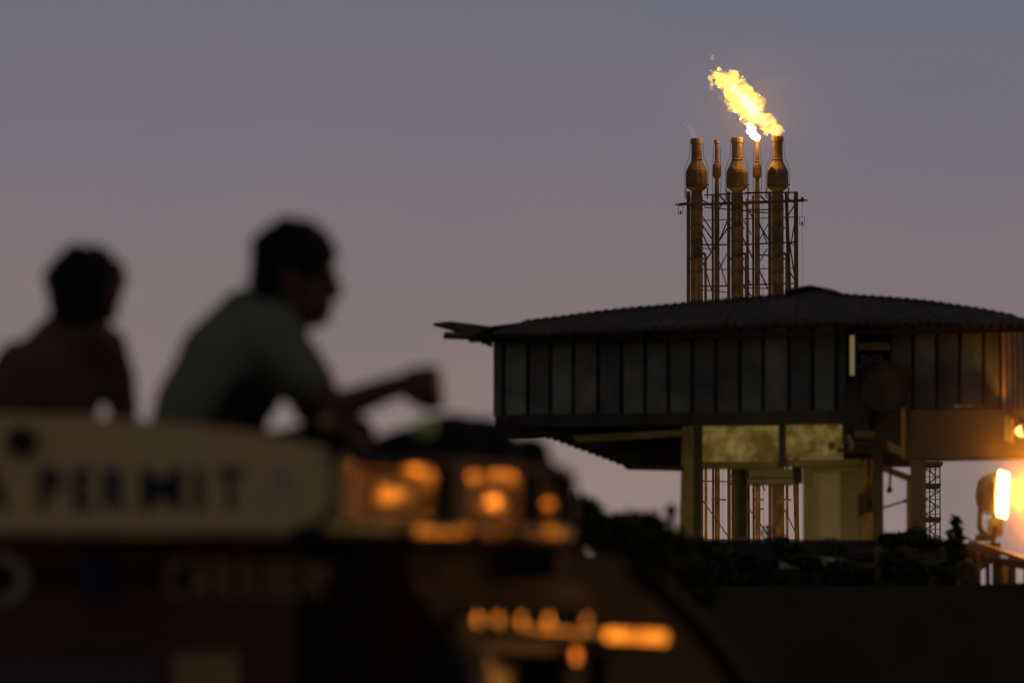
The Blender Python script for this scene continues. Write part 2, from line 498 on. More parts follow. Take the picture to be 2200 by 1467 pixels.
spec = [(1335, 1010, 38), (1290, 985, 60), (1330, 965, 52), (1240, 950, 70), (1180, 930, 60), (1250, 860, 58), (1200, 870, 80), (1110, 850, 95), (1030, 800, 95),
        (1060, 740, 115), (1000, 700, 120), (1120, 700, 85), (960, 780, 70), (930, 640, 110), (1030, 640, 90), (1100, 605, 32), (1150, 740, 60),
        (860, 570, 105), (950, 540, 80), (1020, 560, 50), (800, 500, 100), (890, 440, 70), (940, 470, 45), (740, 430, 85), (830, 420, 60), (690, 400, 55),
        (660, 375, 34), (625, 360, 26), (705, 330, 24), (735, 355, 24), (960, 420, 30), (700, 480, 45), (780, 590, 40), (820, 640, 40), (880, 740, 45)]
for a in range(14):
    t = random.random(); spec.append((1260 - 560 * t + random.uniform(-90, 90), 930 - 500 * t + random.uniform(-70, 70), random.uniform(22, 40)))
for k in range(26):                              # torn licks along both edges
    t = random.random(); sg = random.choice((-1, 1)); ax, ay = 1290 - 620 * t, 980 - 590 * t
    w = (70 + 80 * math.sin(math.pi * min(1, t * 1.15))) * random.uniform(.85, 1.12)
    x, y = ax + sg * w * .69, ay - sg * w * .72
    for q_ in range(3): spec.append((x - 13 * q_, y - 16 * q_, random.uniform(15, 24) * (1 - .25 * q_)))
fl = flame(spec, 'flame', 'huge yellow flame streaming up to the left from the rightmost flare burner', gm, 1, [(.55, .55), (.32, .22), (.07, .10)], .045)
bm = BM()
for (x, y, r) in ((1300, 985, 30), (1200, 900, 45), (1130, 850, 60), (1070, 790, 70), (1040, 720, 80), (980, 660, 70), (930, 600, 55), (860, 540, 50), (790, 470, 36), (1130, 760, 40)):
    ball(bm, fp(x, y), r * fs / 4.89, 2)
fcore = build('flame_core', bm, gc, fl); fuse(fcore, .06, 1, [(.3, .4), (.2, .2)])
lamp('flame_glow', fp(1040, 730, -.1), 800, FLAME, 1.0, fl)
lamp('flame_glow', fp(1240, 930, -.2), 300, FLAME, .6, fl)
fw = flame([(1110, 1045, 38), (1080, 1020, 48), (1060, 980, 48), (1035, 940, 40), (1010, 915, 26), (980, 910, 18), (1010, 985, 18), (1025, 1005, 22)],
           'flame', 'small white hot flame on the second thin burner from the left', gw, 2, [(.3, .3)], .05)
lamp('flame_glow', fp(1080, 1000, -.3), 150, (1.0, .5, .12), .5, fw)
flame([(480, 1055, 30), (455, 1050, 30), (440, 1010, 36), (420, 975, 36), (385, 950, 34), (350, 925, 20)], 'flame',
      'faint pinkish flame at the mouth of the leftmost burner', gp, 3, [(.4, .4)], .06)
wm = gas('wisp_gas', (1.0, .50, .16), 1.3, 2, .4, .6, .2)
for i, (lst, lab) in enumerate((([(640, 200, 22), (645, 220, 18), (620, 190, 10)], 'topmost detached wisp of flame above the big flame tip'),
                                ([(610, 520, 14), (630, 540, 18), (650, 552, 12)], 'small detached wisp of flame left of the big flame middle'),
                                ([(740, 640, 20), (770, 670, 20), (730, 655, 12)], 'ragged wisp of flame along the lower left side of big flame'),
                                ([(820, 750, 20), (810, 700, 20), (835, 765, 14)], 'lowest wisp of flame beside the big flame'))):
    flame(lst, 'flame', lab, wm, 10 + i, [(.3, .2)], .04)
# works lights at the foot of the tower, hidden behind the wall
for lx, ly, ll in ((1520, -14, 'leftmost'), (1660, -12, 'middle'), (1760, -10, 'rightmost')):
    wl_ = thing('floodlight', ll + ' of the amber floodlights at the foot of the flare tower', 'floodlight', (xf(lx), FY + ly, 0), 'floodlights round the flare tower foot')
    bm = BM(); box(bm, (xf(lx) - .3, FY + ly - .2, .2), (xf(lx) + .3, FY + ly + .1, .7)); build('housing', bm, M['lampbody'], wl_)
    bm = BM(); box(bm, (xf(lx) - .3, FY + ly - .1, 0), (xf(lx) + .3, FY + ly, .2)); build('bracket', bm, M['darksteel'], wl_)
    lamp('lamp', (xf(lx), FY + ly + .4, .9), 9000, (1, .5, .12), .3, wl_, 70, (xf(lx) - 1, FY + 2, 16))

# ------------------------------------------------------------------ far lattice mast on the right
LY = 420.0
mast = thing('lattice_mast', 'pale hazy lattice mast standing far behind between the cabin post and the floodlight', 'lattice mast', (P(2004, 1140, LY).x, LY, 0))
for x in (1987, 1997, 2009, 2019):
    for dy in (0,):
        a = P(x, 900, LY + (2 if x in (1997, 2009) else 0))
        bm = BM(); bar(bm, (a.x, a.y, 0), a, 2.6 * S(LY)); build('mast_leg', bm, M['girder'], mast)
for k in range(14):
    y0 = 960 + k * 16
    for (xa, xb) in ((1987, 2019),) if k % 2 else ((2019, 1987),):
        bm = BM(); bar(bm, P(xa, y0, LY), P(xb, y0 + 16, LY), 1.8 * S(LY)); build('brace', bm, M['girder'], mast)
    bm = BM(); bar(bm, P(1997 if k % 2 else 2009, y0, LY + 2), P(2009 if k % 2 else 1997, y0 + 16, LY + 2), 1.8 * S(LY)); build('brace', bm, M['girder'], mast)
    bm = BM(); bar(bm, P(1986, y0, LY), P(2020, y0, LY), 1.5 * S(LY)); build('rung', bm, M['girder'], mast)
for y in (992, 1038, 1110):
    bm = BM(); pbox(bm, 1984, y, 2026 if y < 1000 else 2022, y + 6, LY - .3, 3); build('landing', bm, M['girder'], mast)

# ------------------------------------------------------------------ the sheet-metal cabin on steel posts
def HY(px):
    return 100 - 2.5 * (px - 1060) / 1090


cb = thing('raised_cabin', 'raised cabin clad in dark ribbed metal sheets with a low hipped roof on steel posts', 'cabin', (P(1600, 1160, 99).x, 99, 0))
lerp = lambda a, b, t: a + (b - a) * t
top_y = lambda x: lerp(722, 690, (x - 1060) / 1090)
bot_y = lambda x: lerp(893, 877, (x - 1060) / 1090)
ribs = [1060, 1082, 1134, 1183, 1232, 1285, 1336, 1386, 1436, 1487, 1538, 1590, 1640, 1695, 1746, 1797, 1822, 1838, 1912, 1962, 2012, 2062, 2112, 2150]
SHV = [mat('zinc_sheet', tuple(c * f for c in (.115, .122 * g, .088)), .6, 0, scale=2.2, var=.5, spec=.3, bump=.3) for f, g in ((1, 1), (.7, .95), (1.3, 1.04), (.85, 1.05), (1.1, .93))]
for x0, x1 in zip(ribs, ribs[1:]):
    if (x0, x1) in ((1822, 1838), (1838, 1912)): continue
    a, b = x0 + 2.4, x1 - 2.4
    bm = BM()
    # a pan with folded edges standing 4 cm proud of the dark joint behind
    ins = 2.2
    j = random.uniform(-.02, .02)
    f = [P(x, y, HY(x) + j) for x, y in ((a + ins, bot_y(a)), (b - ins, bot_y(b)), (b - ins, top_y(b)), (a + ins, top_y(a)))]
    k = [P(x, y, HY(x) + .06) for x, y in ((a, bot_y(a)), (b, bot_y(b)), (b, top_y(b)), (a, top_y(a)))]
    vf = [bm.verts.new(p) for p in f]; vk = [bm.verts.new(p) for p in k]
    bm.faces.new(vf)
    for i in range(4): bm.faces.new([vf[i], vf[(i + 1) % 4], vk[(i + 1) % 4], vk[i]])
    build('wall_sheet', bm, SHV[[0, 2, 1, 2, 4, 1, 0, 4, 3, 1, 1, 3, 4, 1, 0, 1, 3, 1, 1, 4, 1, 3, 1][ribs.index(x0) % 23]], cb)
# body behind the sheets, open at the door
def wallseg(x0, x1, y0=None, y1=None, name='wall_back', m='darksteel', off=.07, d=.08):
    bm = BM()
    quadbox(bm, [(x0, y1 or bot_y(x0)), (x1, y1 or bot_y(x1)), (x1, y0 or top_y(x1)), (x0, y0 or top_y(x0))], [HY(x0) + off, HY(x1) + off, HY(x1) + off, HY(x0) + off], d)
    return build(name, bm, M[m], cb)


wallseg(1060, 1826); wallseg(1836, 1844); wallseg(1912, 2150)
wallseg(1844, 1912, 800, None); wallseg(1844, 1912, None, 716, 'lintel'); wallseg(1844, 1912, 736, 752, 'window_bar', 'olive', .0, .05)
e = build('lit_gap', pbox(BM(), 1826, 712, 1836, 806, HY(1831) + .12, .02), emat('gap_light', (1, .78, .38), .16), cb)
# side walls, back, floor
A0 = P(1060, 893, 100); A1 = P(1060, 722, 100); B0 = P(2150, 877, 97.5); B1 = P(2150, 690, 97.5)
for nm, (lo, hi) in dict(side_wall=(A0, A1)).items():
    bm = BM(); hexa(bm, [lo, lo + V((.05, 0, 0)), lo + V((1.5, 5, 0)), lo + V((1.45, 5, 0)), hi, hi + V((.05, 0, 0)), hi + V((1.5, 5, 0)), hi + V((1.45, 5, 0))])
    build(nm, bm, M['sheet'], cb)
# right end wall turned to the floodlight: vertical ribbed sheets
for k, (x0, x1) in enumerate(((2152, 2160), (2163, 2172), (2175, 2184), (2187, 2196), (2199, 2208), (2211, 2222))):
    bm = BM(); yy = 97.5 + .35 * k
    quadbox(bm, [(x0 + 3, 893), (x1 + 3, 892), (x1, 700), (x0, 702)], [yy, yy + .25, yy + .25, yy], .05)
    build('end_sheet', bm, M['orangebox'], cb)  # ochre here puts the amber light on the end sheets into their colour
bm = BM(); hexa(bm, [B0, B0 + V((.9, 4.5, 0)), B0 + V((.9, 4.6, 0)), B0 + V((-.05, .1, 0)), B1, B1 + V((.9, 4.5, 0)), B1 + V((.9, 4.6, 0)), B1 + V((-.05, .1, 0))])
build('end_wall', bm, M['darksteel'], cb)
bm = BM(); hexa(bm, [A0 + V((1.5, 5, 0)), B0 + V((.9, 4.5, 0)), B0 + V((.9, 4.6, 0)), A0 + V((1.5, 5.1, 0)), A1 + V((1.5, 5, .1)), B1 + V((.9, 4.5, .32)), B1 + V((.9, 4.6, .32)), A1 + V((1.5, 5.1, .1))])
build('back_wall', bm, M['darksteel'], cb)
bm = BM(); quadbox(bm, [(1064, 900), (2150, 886), (2150, 878), (1064, 893.5)], [100.02, 97.6, 97.6, 100.02], 4.2); build('floor_slab', bm, M['darksteel'], cb)
# deep edge beam standing proud under the sheets
bm = BM(); quadbox(bm, [(1098, 917), (1832, 908), (1832, 880), (1098, 891)], [99.5, 97.8, 97.8, 99.5], .35); build('edge_beam', bm, M['darksteel'], cb)

# roof
sil = [(1000, 704), (1060, 697), (1150, 685), (1300, 665), (1480, 648), (1700, 629), (1730, 622), (1755, 618), (1775, 621), (1792, 629), (1900, 636), (2000, 645), (2100, 660), (2200, 680), (2260, 694)]
def interp(tab, x):
    for (a, b), (c, d) in zip(tab, tab[1:]):
        if x <= c: return lerp(b, d, max(0, (x - a) / (c - a)))
    return tab[-1][1]
eave_y = lambda x: lerp(727, 699, min(1, (x - 1000) / 800)) if x < 1800 else lerp(699, 702, (x - 1800) / 460)
nsh = 16
for k in range(nsh):
    x0 = 1004 + (2256 - 1004) * k / nsh; x1 = 1004 + (2256 - 1004) * (k + 1) / nsh + 3
    bm = BM(); n = 28; rows = []
    for j in range(5):
        v = j / 4; row = []
        for i in range(n + 1):
            xe = lerp(x0, x1, i / n)
            xt = lerp(xe, 1755, .16)            # the sheets lean a little towards the peak
            x = lerp(xe, xt, v)
            d = 1.0 - abs(x - 1755) / 800
            y = lerp(eave_y(xe), interp(sil, x), v ** .92)
            Y = HY(x) - .55 + v * (1.2 + 3.2 * max(0, d))
            w = math.sin(2 * math.pi * xe / 22.0) * 3.0 + random.uniform(-.4, .4) + (1.0 if k % 3 == 0 else 0)
            row.append(bm.verts.new(P(x, y - w * (1 - .6 * v), Y + w * .01)))
        rows.append(row)
    for a, b in zip(rows, rows[1:]):
        for i in range(n):
            bm.faces.new([a[i], a[i + 1], b[i + 1], b[i]])
    g = bmesh.ops.solidify(bm, geom=bm.faces[:], thickness=.012)
    build('roof_sheet', bm, M['roof'], cb, smooth=True)
bm = BM()
ridge = [P(x, interp(sil, x) + 3, HY(x) + .65 + 3.2 * max(0, 1 - abs(x - 1755) / 800)) for x in range(1004, 2257, 40)]
low = [V((p.x * 1.0, p.y + 3, P(1600, 712, 102).z)) for p in ridge]
va = [bm.verts.new(p) for p in ridge]; vb = [bm.verts.new(p) for p in low]
for i in range(len(va) - 1): bm.faces.new([va[i], va[i + 1], vb[i + 1], vb[i]])
bmesh.ops.solidify(bm, geom=bm.faces[:], thickness=.02)
build('back_slope', bm, M['roof'], cb)
bm = BM()
rc = [P(x, y, HY(x) + 3.7) for x, y in ((1700, 629), (1728, 622), (1755, 617), (1776, 621), (1796, 630))]
for a, b in zip(rc, rc[1:]): bar(bm, a, b, .5, 4 * S(100))
build('ridge_cap', bm, M['roof'], cb)
bm = BM(); quadbox(bm, [(1010, 735), (2230, 712), (2230, 702), (1010, 727)], [99.75, 97.0, 97.0, 99.75], .08); build('fascia', bm, M['darksteel'], cb)
# loose sheets jutting out on the left corner
for pts, Y, d in (([(930, 694), (1012, 716), (1064, 702), (968, 690)], 99.3, .5), ([(952, 722), (1005, 724), (1040, 712), (955, 713)], 99.0, .5), ([(975, 705), (1040, 716), (1060, 706), (990, 699)], 99.6, .6)):
    bm = BM(); quadbox(bm, pts, Y, d); build('loose_sheet', bm, M['roof'], cb)
bm = BM()
n = 10
for i in range(n):
    x = lerp(1000, 1058, i / n); y = lerp(724, 746, i / n)
    quadbox(bm, [(x, y + 1.5 * math.sin(i * 2.4)), (x + 6, y + 2.5), (x + 6, 718), (x, 716)], 99.4 + i * .05, .05)
build('corner_flashing', bm, M['orangebox'], cb)

# sloping corrugated skirt under the left end: corrugations show along its lower edge
bm = BM(); rows = []
n = 90
for i in range(n + 1):
    t = i / n
    ex, ey = lerp(1098, 1352, min(1, t)), lerp(912, 1004, t ** 1.05)
    w = 3.2 * math.sin(2 * math.pi * t * 17)
    Y0 = lerp(99.4, 97.6, t)
    rows.append([bm.verts.new(P(ex - .35 * w, ey + w, Y0)), bm.verts.new(P(lerp(ex, 1500, .5), lerp(ey, lerp(906, 1008, t), .5) + w * .8, Y0 + 1.2)),
                 bm.verts.new(P(1495, lerp(906, 1006, t) + w * .6, Y0 + 2.4))])
for a, b in zip(rows, rows[1:]):
    for j in range(2): bm.faces.new([a[j], a[j + 1], b[j + 1], b[j]])
bmesh.ops.solidify(bm, geom=bm.faces[:], thickness=.01)
build('corrugated_skirt', bm, M['roof'], cb, smooth=True)
bm = BM(); quadbox(bm, [(1348, 1008), (1470, 1011), (1470, 1001), (1340, 1000)], [97.7, 97.6, 97.6, 97.7], .1); build('skirt_rail', bm, M['darksteel'], cb)
bm = BM(); quadbox(bm, [(1240, 950), (1472, 936), (1472, 922), (1230, 936)], [98.3, 98.0, 98.0, 98.3], .1); build('underside_beam', bm, M['olive'], cb)
bm = BM(); tube(bm, [P(1086, 885, 99.3), P(1092, 925, 99.3), P(1091, 948, 99.3), P(1102, 956, 99.3)], 3.2 * S(100), 6); build('bent_bracket', bm, M['darksteel'], cb)

# posts, window strip, lower panels
def part(name, x0, y0, x1, y1, Y, d, m, label=None):
    bm = BM(); pbox(bm, x0, y0, x1, y1, Y, d); return build(name, bm, M[m] if isinstance(m, str) else m, cb, label=label)


bm = BM(); quadbox(bm, [(1457, 1290), (1488, 1290), (1491, 915), (1466, 915)], 98.1, .12); build('post', bm, M['olive'], cb, label='corner post face coloured olive for the light on it')  # light on this face is put into its olive colour
bm = BM(); quadbox(bm, [(1488.5, 1290), (1508, 1290), (1510, 912), (1491.5, 912)], 98.2, .15); build('post', bm, M['darksteel'], cb)  # shaded side of the same post, made as a dark slab
def dirty_window():
    m = bpy.data.materials.new('dirty_lit_window'); m.use_nodes = True
    n, l = m.node_tree.nodes, m.node_tree.links
    b = n['Principled BSDF']; b.inputs['Base Color'].default_value = (.10, .07, .02, 1); b.inputs['Roughness'].default_value = .6
    t = n.new('ShaderNodeTexCoord'); nz = n.new('ShaderNodeTexNoise'); nz.inputs['Scale'].default_value = 3.4; nz.inputs['Detail'].default_value = 10; nz.inputs['Roughness'].default_value = .7
    l.new(t.outputs['Object'], nz.inputs['Vector'])
    r = n.new('ShaderNodeValToRGB'); l.new(nz.outputs['Fac'], r.inputs[0])
    r.color_ramp.elements[0].position = .42; r.color_ramp.elements[0].color = (.058, .037, .005, 1)
    r.color_ramp.elements[1].position = .64; r.color_ramp.elements[1].color = (.24, .16, .05, 1)
    l.new(r.outputs[0], b.inputs['Emission Color']); b.inputs['Emission Strength'].default_value = .75
    return m


M['window'] = dirty_window()
part('lit_window', 1510, 915, 1673, 991, 98.5, .03, 'window'); part('lit_window', 1689, 912, 1810, 984, 98.5, .03, 'window')
part('mullion', 1674, 905, 1688.5, 1002, 98.2, .2, 'darksteel'); part('sill', 1504, 991, 1674, 1005, 98.35, .3, 'olive'); part('sill', 1689, 985, 1850, 1001, 98.35, .3, 'olive')
part('drip_rail', 1690, 979, 1802, 983, 98.3, .04, 'khaki')
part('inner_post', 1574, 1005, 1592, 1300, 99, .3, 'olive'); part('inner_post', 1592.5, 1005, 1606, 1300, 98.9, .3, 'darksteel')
part('duct', 1611, 1006, 1704, 1034, 98.7, .4, 'khaki'); part('duct_flange', 1606, 1029, 1706, 1038, 98.65, .5, 'khaki'); part('duct_end', 1705, 1001, 1724, 1036, 98.8, .3, 'darksteel')
part('panel_frame', 1727, 1002, 1744, 1300, 98.9, .2, 'khaki'); part('panel_frame', 1744.5, 1002, 1850, 1012, 98.9, .2, 'khaki')
part('panel_lit_part', 1744.5, 1012.5, 1806, 1300, 99.1, .08, 'litpanel', 'middle of the khaki panel, coloured paler for the light on it'); part('side_panel', 1806.5, 1012.5, 1850, 1300, 99.0, .1, 'khaki')  # light on the panel's middle is put into a paler colour
part('ochre_post', 1851, 985, 1877, 1300, 98.6, .25, 'orangebox'); part('lit_strip', 1854, 988, 1863, 1036, 98.5, .05, 'orangebox')
part('main_post', 1878, 760, 1897, 1300, 97.9, .3, 'darksteel')
part('control_box', 1846, 1061, 1882, 1068, 98.3, .2, 'darksteel'); part('control_box', 1845, 1070, 1852, 1108, 98.3, .2, 'darksteel'); part('control_box', 1852.5, 1090, 1882, 1098, 98.3, .2, 'darksteel')
bm = BM(); quadbox(bm, [(1958, 1300), (1990, 1300), (1988, 880), (1958, 880)], 97.6, .3); build('post', bm, M['girder'], cb)
part('inner_post', 1950, 1020, 1957.5, 1300, 98.2, .2, 'orangebox')
bm = BM(); quadbox(bm, [(1955, 984), (2230, 979), (2230, 879), (1955, 881)], [97.4, 96.9, 96.9, 97.4], .9); build('apron', bm, M['girder'], cb, label='brown apron lit from below by the floodlight')
bm = BM(); bar(bm, P(1897, 1005, 97.9), P(1956, 1028, 97.9), 14 * S(98)); build('brace', bm, M['girder'], cb)
part('back_panel', 1897.5, 880, 1957, 1003, 99.2, .05, 'darksteel'); part('back_panel', 1811, 900, 1877, 1001, 99.2, .05, 'darksteel'); part('cross_rail', 1800, 962, 1890, 970, 97.6, .1, 'darksteel')
for k in range(3):
    part('edge_light_trim', 2050 + k * 26, 870, 2068 + k * 24, 875, 97.2, .05, 'khaki')
# orange lit bracket beside the main post
bm = BM(); pbox(bm, 1937, 876, 1946, 985, 97.2, .1); quadbox(bm, [(1908, 968), (1946, 982), (1946, 966), (1908, 946)], 97.15, .08); build('bracket', bm, M['orangebox'], cb)
# deck, toe board and supports
bm = BM(); quadbox(bm, [(1440, 1205), (2150, 1196), (2150, 1166), (1440, 1164)], [96.6, 96.0, 96.0, 96.6], 6.5); build('deck', bm, M['darksteel'], cb)
bm = BM(); quadbox(bm, [(1440, 1163.5), (2040, 1165), (2040, 1160), (1440, 1158)], [96.55, 96.1, 96.1, 96.55], .05); build('toe_board', bm, M['darksteel'], cb)
part('deck_skirt', 1440, 1197, 2092, 1330, 98.6, .1, 'darksteel')
for x in (1475, 1660, 1985, 2140):
    part('deck_leg', x, 1200, x + 26, 1600, 97, .3, 'darksteel')
for x in (1475, 1985):
    a = P(x, 1200, 102); bm = BM(); box(bm, (a.x, 102, 0), (a.x + .2, 102.3, a.z)); build('deck_leg', bm, M['darksteel'], cb)
# service lamp on the deck behind the toe board
sl = thing('floodlight', 'small service light on the deck behind the toe board', 'floodlight', P(1600, 1160, 97.2))
bm = BM(); pbox(bm, 1585, 1154, 1612, 1163, 97.1, .12); build('housing', bm, M['lampbody'], sl)
lamp('lamp', P(1600, 1151, 97.2), 8, (1.0, .68, .22), .1, sl, 150, P(1650, 960, 98.6))
sl = thing('floodlight', 'second service light on the deck beside the ochre post', 'floodlight', P(1780, 1160, 97.2))
bm = BM(); pbox(bm, 1770, 1154, 1797, 1163, 97.1, .12); build('housing', bm, M['lampbody'], sl)
lamp('lamp', P(1783, 1151, 97.2), 15, (1.0, .68, .22), .1, sl, 150, P(1760, 1000, 98.6))

# winch drum hung on the main post
wd = thing('winch', 'dark winch with a round drum hung on the main post in front of the cabin', 'winch', P(1880, 960, 97.3))
bm = BM(); c = P(1897, 838, 97.1); c2 = P(1872, 838, 98)
tube(bm, [c, c + V((-.02, .35, 0))], 44 * S(97), 24); build('drum', bm, M['darksteel'], wd)
bm = BM(); tube(bm, [c + V((-.05, .36, .01)), c + V((-.06, .42, .01))], 58 * S(97), 24); build('drum_flange', bm, M['darksteel'], wd)
bm = BM(); pbox(bm, 1812, 828, 1866, 950, 97.3, .4); build('gearbox', bm, M['darksteel'], wd)
bm = BM(); quadbox(bm, [(1866, 975), (1930, 960), (1962, 790), (1850, 760)], 97.55, .1); build('side_plate', bm, M['darksteel'], wd)
bm = BM(); tube(bm, [P(1840, 828, 97.4), P(1846, 790, 97.4), P(1880, 770, 97.4)], 7 * S(97), 8); build('cable_guide', bm, M['darksteel'], wd)
bm = BM(); pbox(bm, 1838, 925, 1878, 938, 97.0, .2); build('motor_foot', bm, M['olive'], wd)
bm = BM(); tube(bm, [P(1822, 935, 97), P(1830, 955, 97), P(1828, 965, 97)], 5 * S(97), 8); build('pipe_elbow', bm, M['khaki'], wd)
bm = BM(); ball(bm, P(1787, 957, 97.0), 9 * S(97), 2); build('warning_light', bm, M['orangebox'], wd)
for (x0, y0, x1, y1, r, nm) in ((1914, 1000, 1911, 1052, 3, 'lever'), (1898, 1090, 1944, 1076, 2.5, 'lever')):
    lv = build(nm, tube(BM(), [P(x0, y0, 97.6), P(x1, y1, 97.6)], r * S(97.6), 6), M['darksteel'], cb)
    build('knob', ball(BM(), P(x1, y1, 97.55), (7 if y1 > y0 else 4.5) * S(97.6), 2), M['darksteel'], lv, smooth=True)

# ------------------------------------------------------------------ the amber floodlight
FLY = 96.2
fl2 = thing('floodlight', 'big glowing amber floodlight on a yoke at the right end of the railing', 'floodlight', P(2128, 1175, FLY))
fc = P(2150, 1062, FLY)
nrm = V((.94, -.33, -.05)).normalized()          # where the lamp faces
upv = V((.06, .02, 1)).normalized()
tv = upv.cross(nrm).normalized(); upv = nrm.cross(tv)
hs = .26
bm = BM()
prof = [(-.27, .08), (-.25, .16), (-.17, .22), (-.06, .245), (0, .25), (.0, .23), (-.03, .225)]
rings = []
for dz, r in prof:
    rings.append([bm.verts.new(fc + nrm * dz + (tv * math.cos(a) + upv * math.sin(a)) * r) for a in [k * 2 * math.pi / 24 for k in range(24)]])
for a, b in zip(rings, rings[1:]):
    for k in range(24): bm.faces.new([a[k], a[(k + 1) % 24], b[(k + 1) % 24], b[k]])
bm.faces.new(rings[0]); bm.faces.new(rings[-1])
build('housing', bm, M['lampbody'], fl2, smooth=False)
bm = BM()
f8 = []
for (a, b) in ((-.27, -.20), (-.27, .22), (-.21, .265), (.21, .265), (.27, .22), (.27, -.20), (.21, -.26), (-.21, -.26)):
    f8.append(fc + nrm * .02 + tv * a * .85 + upv * b)
plate(bm, f8, [], nrm * .012)
build('lens', bm, emat('sodium_lens', (1.0, .62, .14), 14), fl2)
bm = BM(); g0 = fc - upv * .33 + nrm * -.02
bar(bm, g0 + nrm * -.02 - upv * .13, g0 + nrm * -.02 + upv * .05, .16, .22); build('gear_box', bm, M['lampbody'], fl2)
bm = BM()
for sgn in (-1, 1):
    tube(bm, [fc + tv * sgn * .30 - nrm * .15, fc + tv * sgn * .30 - nrm * .15 - upv * .40, P(2128, 1152, FLY) + tv * sgn * .12], .022, 6)
build('yoke', bm, M['girder'], fl2)
bm = BM(); tube(bm, [P(2108, 1095, FLY + .1), P(2104, 1130, FLY), P(2112, 1150, FLY)], .035, 6); build('yoke_arm', bm, M['girder'], fl2)
bm = BM(); tube(bm, [P(2140, 1130, FLY - .1), P(2132, 1176, FLY - .1)], .03, 6); build('stem', bm, M['girder'], fl2)
bm = BM(); pbox(bm, 2098, 1148, 2136, 1160, FLY - .1, .25); build('base_plate', bm, M['girder'], fl2)
lamp('lamp', fc + nrm * .12, 600, SODIUM, .2, fl2, 170, fc + nrm * 3)
lamp('lamp', fc + nrm * .10 + upv * .1, 85, SODIUM, .15, fl2)


def glow_haze_ball(c, r, dens, color, aniso=0.0):
    bm = BM(); ball(bm, c, r, 3)
    m = bpy.data.materials.new('glow_haze'); m.use_nodes = True
    n, l = m.node_tree.nodes, m.node_tree.links
    n.remove(n['Principled BSDF'])
    t = n.new('ShaderNodeTexCoord'); mp = n.new('ShaderNodeMapping'); mp.inputs['Location'].default_value = (0, 0, -r)
    l.new(t.outputs['Object'], mp.inputs[0])
    ln = n.new('ShaderNodeVectorMath'); ln.operation = 'LENGTH'; l.new(mp.outputs[0], ln.inputs[0])
    mr = n.new('ShaderNodeMapRange'); l.new(ln.outputs['Value'], mr.inputs[0])
    mr.inputs[1].default_value = 0; mr.inputs[2].default_value = r; mr.inputs[3].default_value = 1; mr.inputs[4].default_value = 0
    pw = n.new('ShaderNodeMath'); pw.operation = 'POWER'; l.new(mr.outputs[0], pw.inputs[0]); pw.inputs[1].default_value = 2.0
    mu = n.new('ShaderNodeMath'); mu.operation = 'MULTIPLY'; l.new(pw.outputs[0], mu.inputs[0]); mu.inputs[1].default_value = dens
    pv = n.new('ShaderNodeVolumeScatter'); pv.inputs['Color'].default_value = (*color, 1); pv.inputs['Anisotropy'].default_value = aniso
    l.new(mu.outputs[0], pv.inputs['Density'])
    l.new(pv.outputs[0], n['Material Output'].inputs['Volume'])
    return tag(build('glow_haze', bm, m), kind='stuff')


glow_haze_ball(fc + V((.12, -.4, -.05)), 2.0, .30, (1.0, .60, .26))  # scattering ball added to imitate lens glare round the floodlight
glow_haze_ball(fp(1080, 760), 9.0, .012, (.95, .75, .7))  # second scattering ball, added for the warm glow round the flame
# second lamp head at the picture's edge under the eave

fl3 = thing('floodlight', 'amber lamp on a bracket under the end wall of the cabin at the right edge', 'floodlight', P(2190, 925, 96.6))
bm = BM(); pbox(bm, 2158, 893, 2170, 946, 96.7, .08); build('bracket', bm, M['khaki'], fl3)
bm = BM(); pbox(bm, 2170.5, 900, 2178, 950, 96.6, .1); build('bracket', bm, M['orangebox'], fl3)
bm = BM(); tube(bm, [P(2186, 898, 96.5), P(2198, 908, 96.5), P(2215, 908, 96.5)], .03, 8); build('arm', bm, M['darksteel'], fl3)
bm = BM(); tube(bm, [P(2196, 925, 96.4), P(2214, 921, 96.4)], [.05, .11], 14); build('reflector', bm, M['lampbody'], fl3)
bm = BM(); ball(bm, P(2197, 926, 96.45), (.09, .06, .07)); build('bulb', bm, emat('bulb_light', (1.0, .55, .12), 3.0), fl3, smooth=True)
lamp('lamp', P(2176, 873, 97.22), 26, SODIUM, .05, fl3, 75, P(2178, 760, 97.8))

# ------------------------------------------------------------------ railing to the right of the deck
rl = thing('railing', 'slanting steel railing with short posts running off below the big floodlight', 'railing', P(2150, 1255, 96))
for (pts, w, m) in (([(2085, 1163), (2215, 1207)], 9, 'orangebox'), ([(2060, 1190), (2215, 1216)], 16, 'darksteel')):
    bm = BM(); bar(bm, P(*pts[0], 96.0), P(*pts[1], 95.0), w * S(96)); build('rail', bm, M[m], rl)
for x, w in ((2104, 6), (2122, 9), (2142, 20), (2174, 16), (2206, 14)):
    a = P(x, 1260, 95.5); b = P(x, 1196, 95.5)
    bm = BM(); bar(bm, (a.x, 95.5, 2.0), b, w * S(96)); build('rail_post', bm, M['girder'], rl)

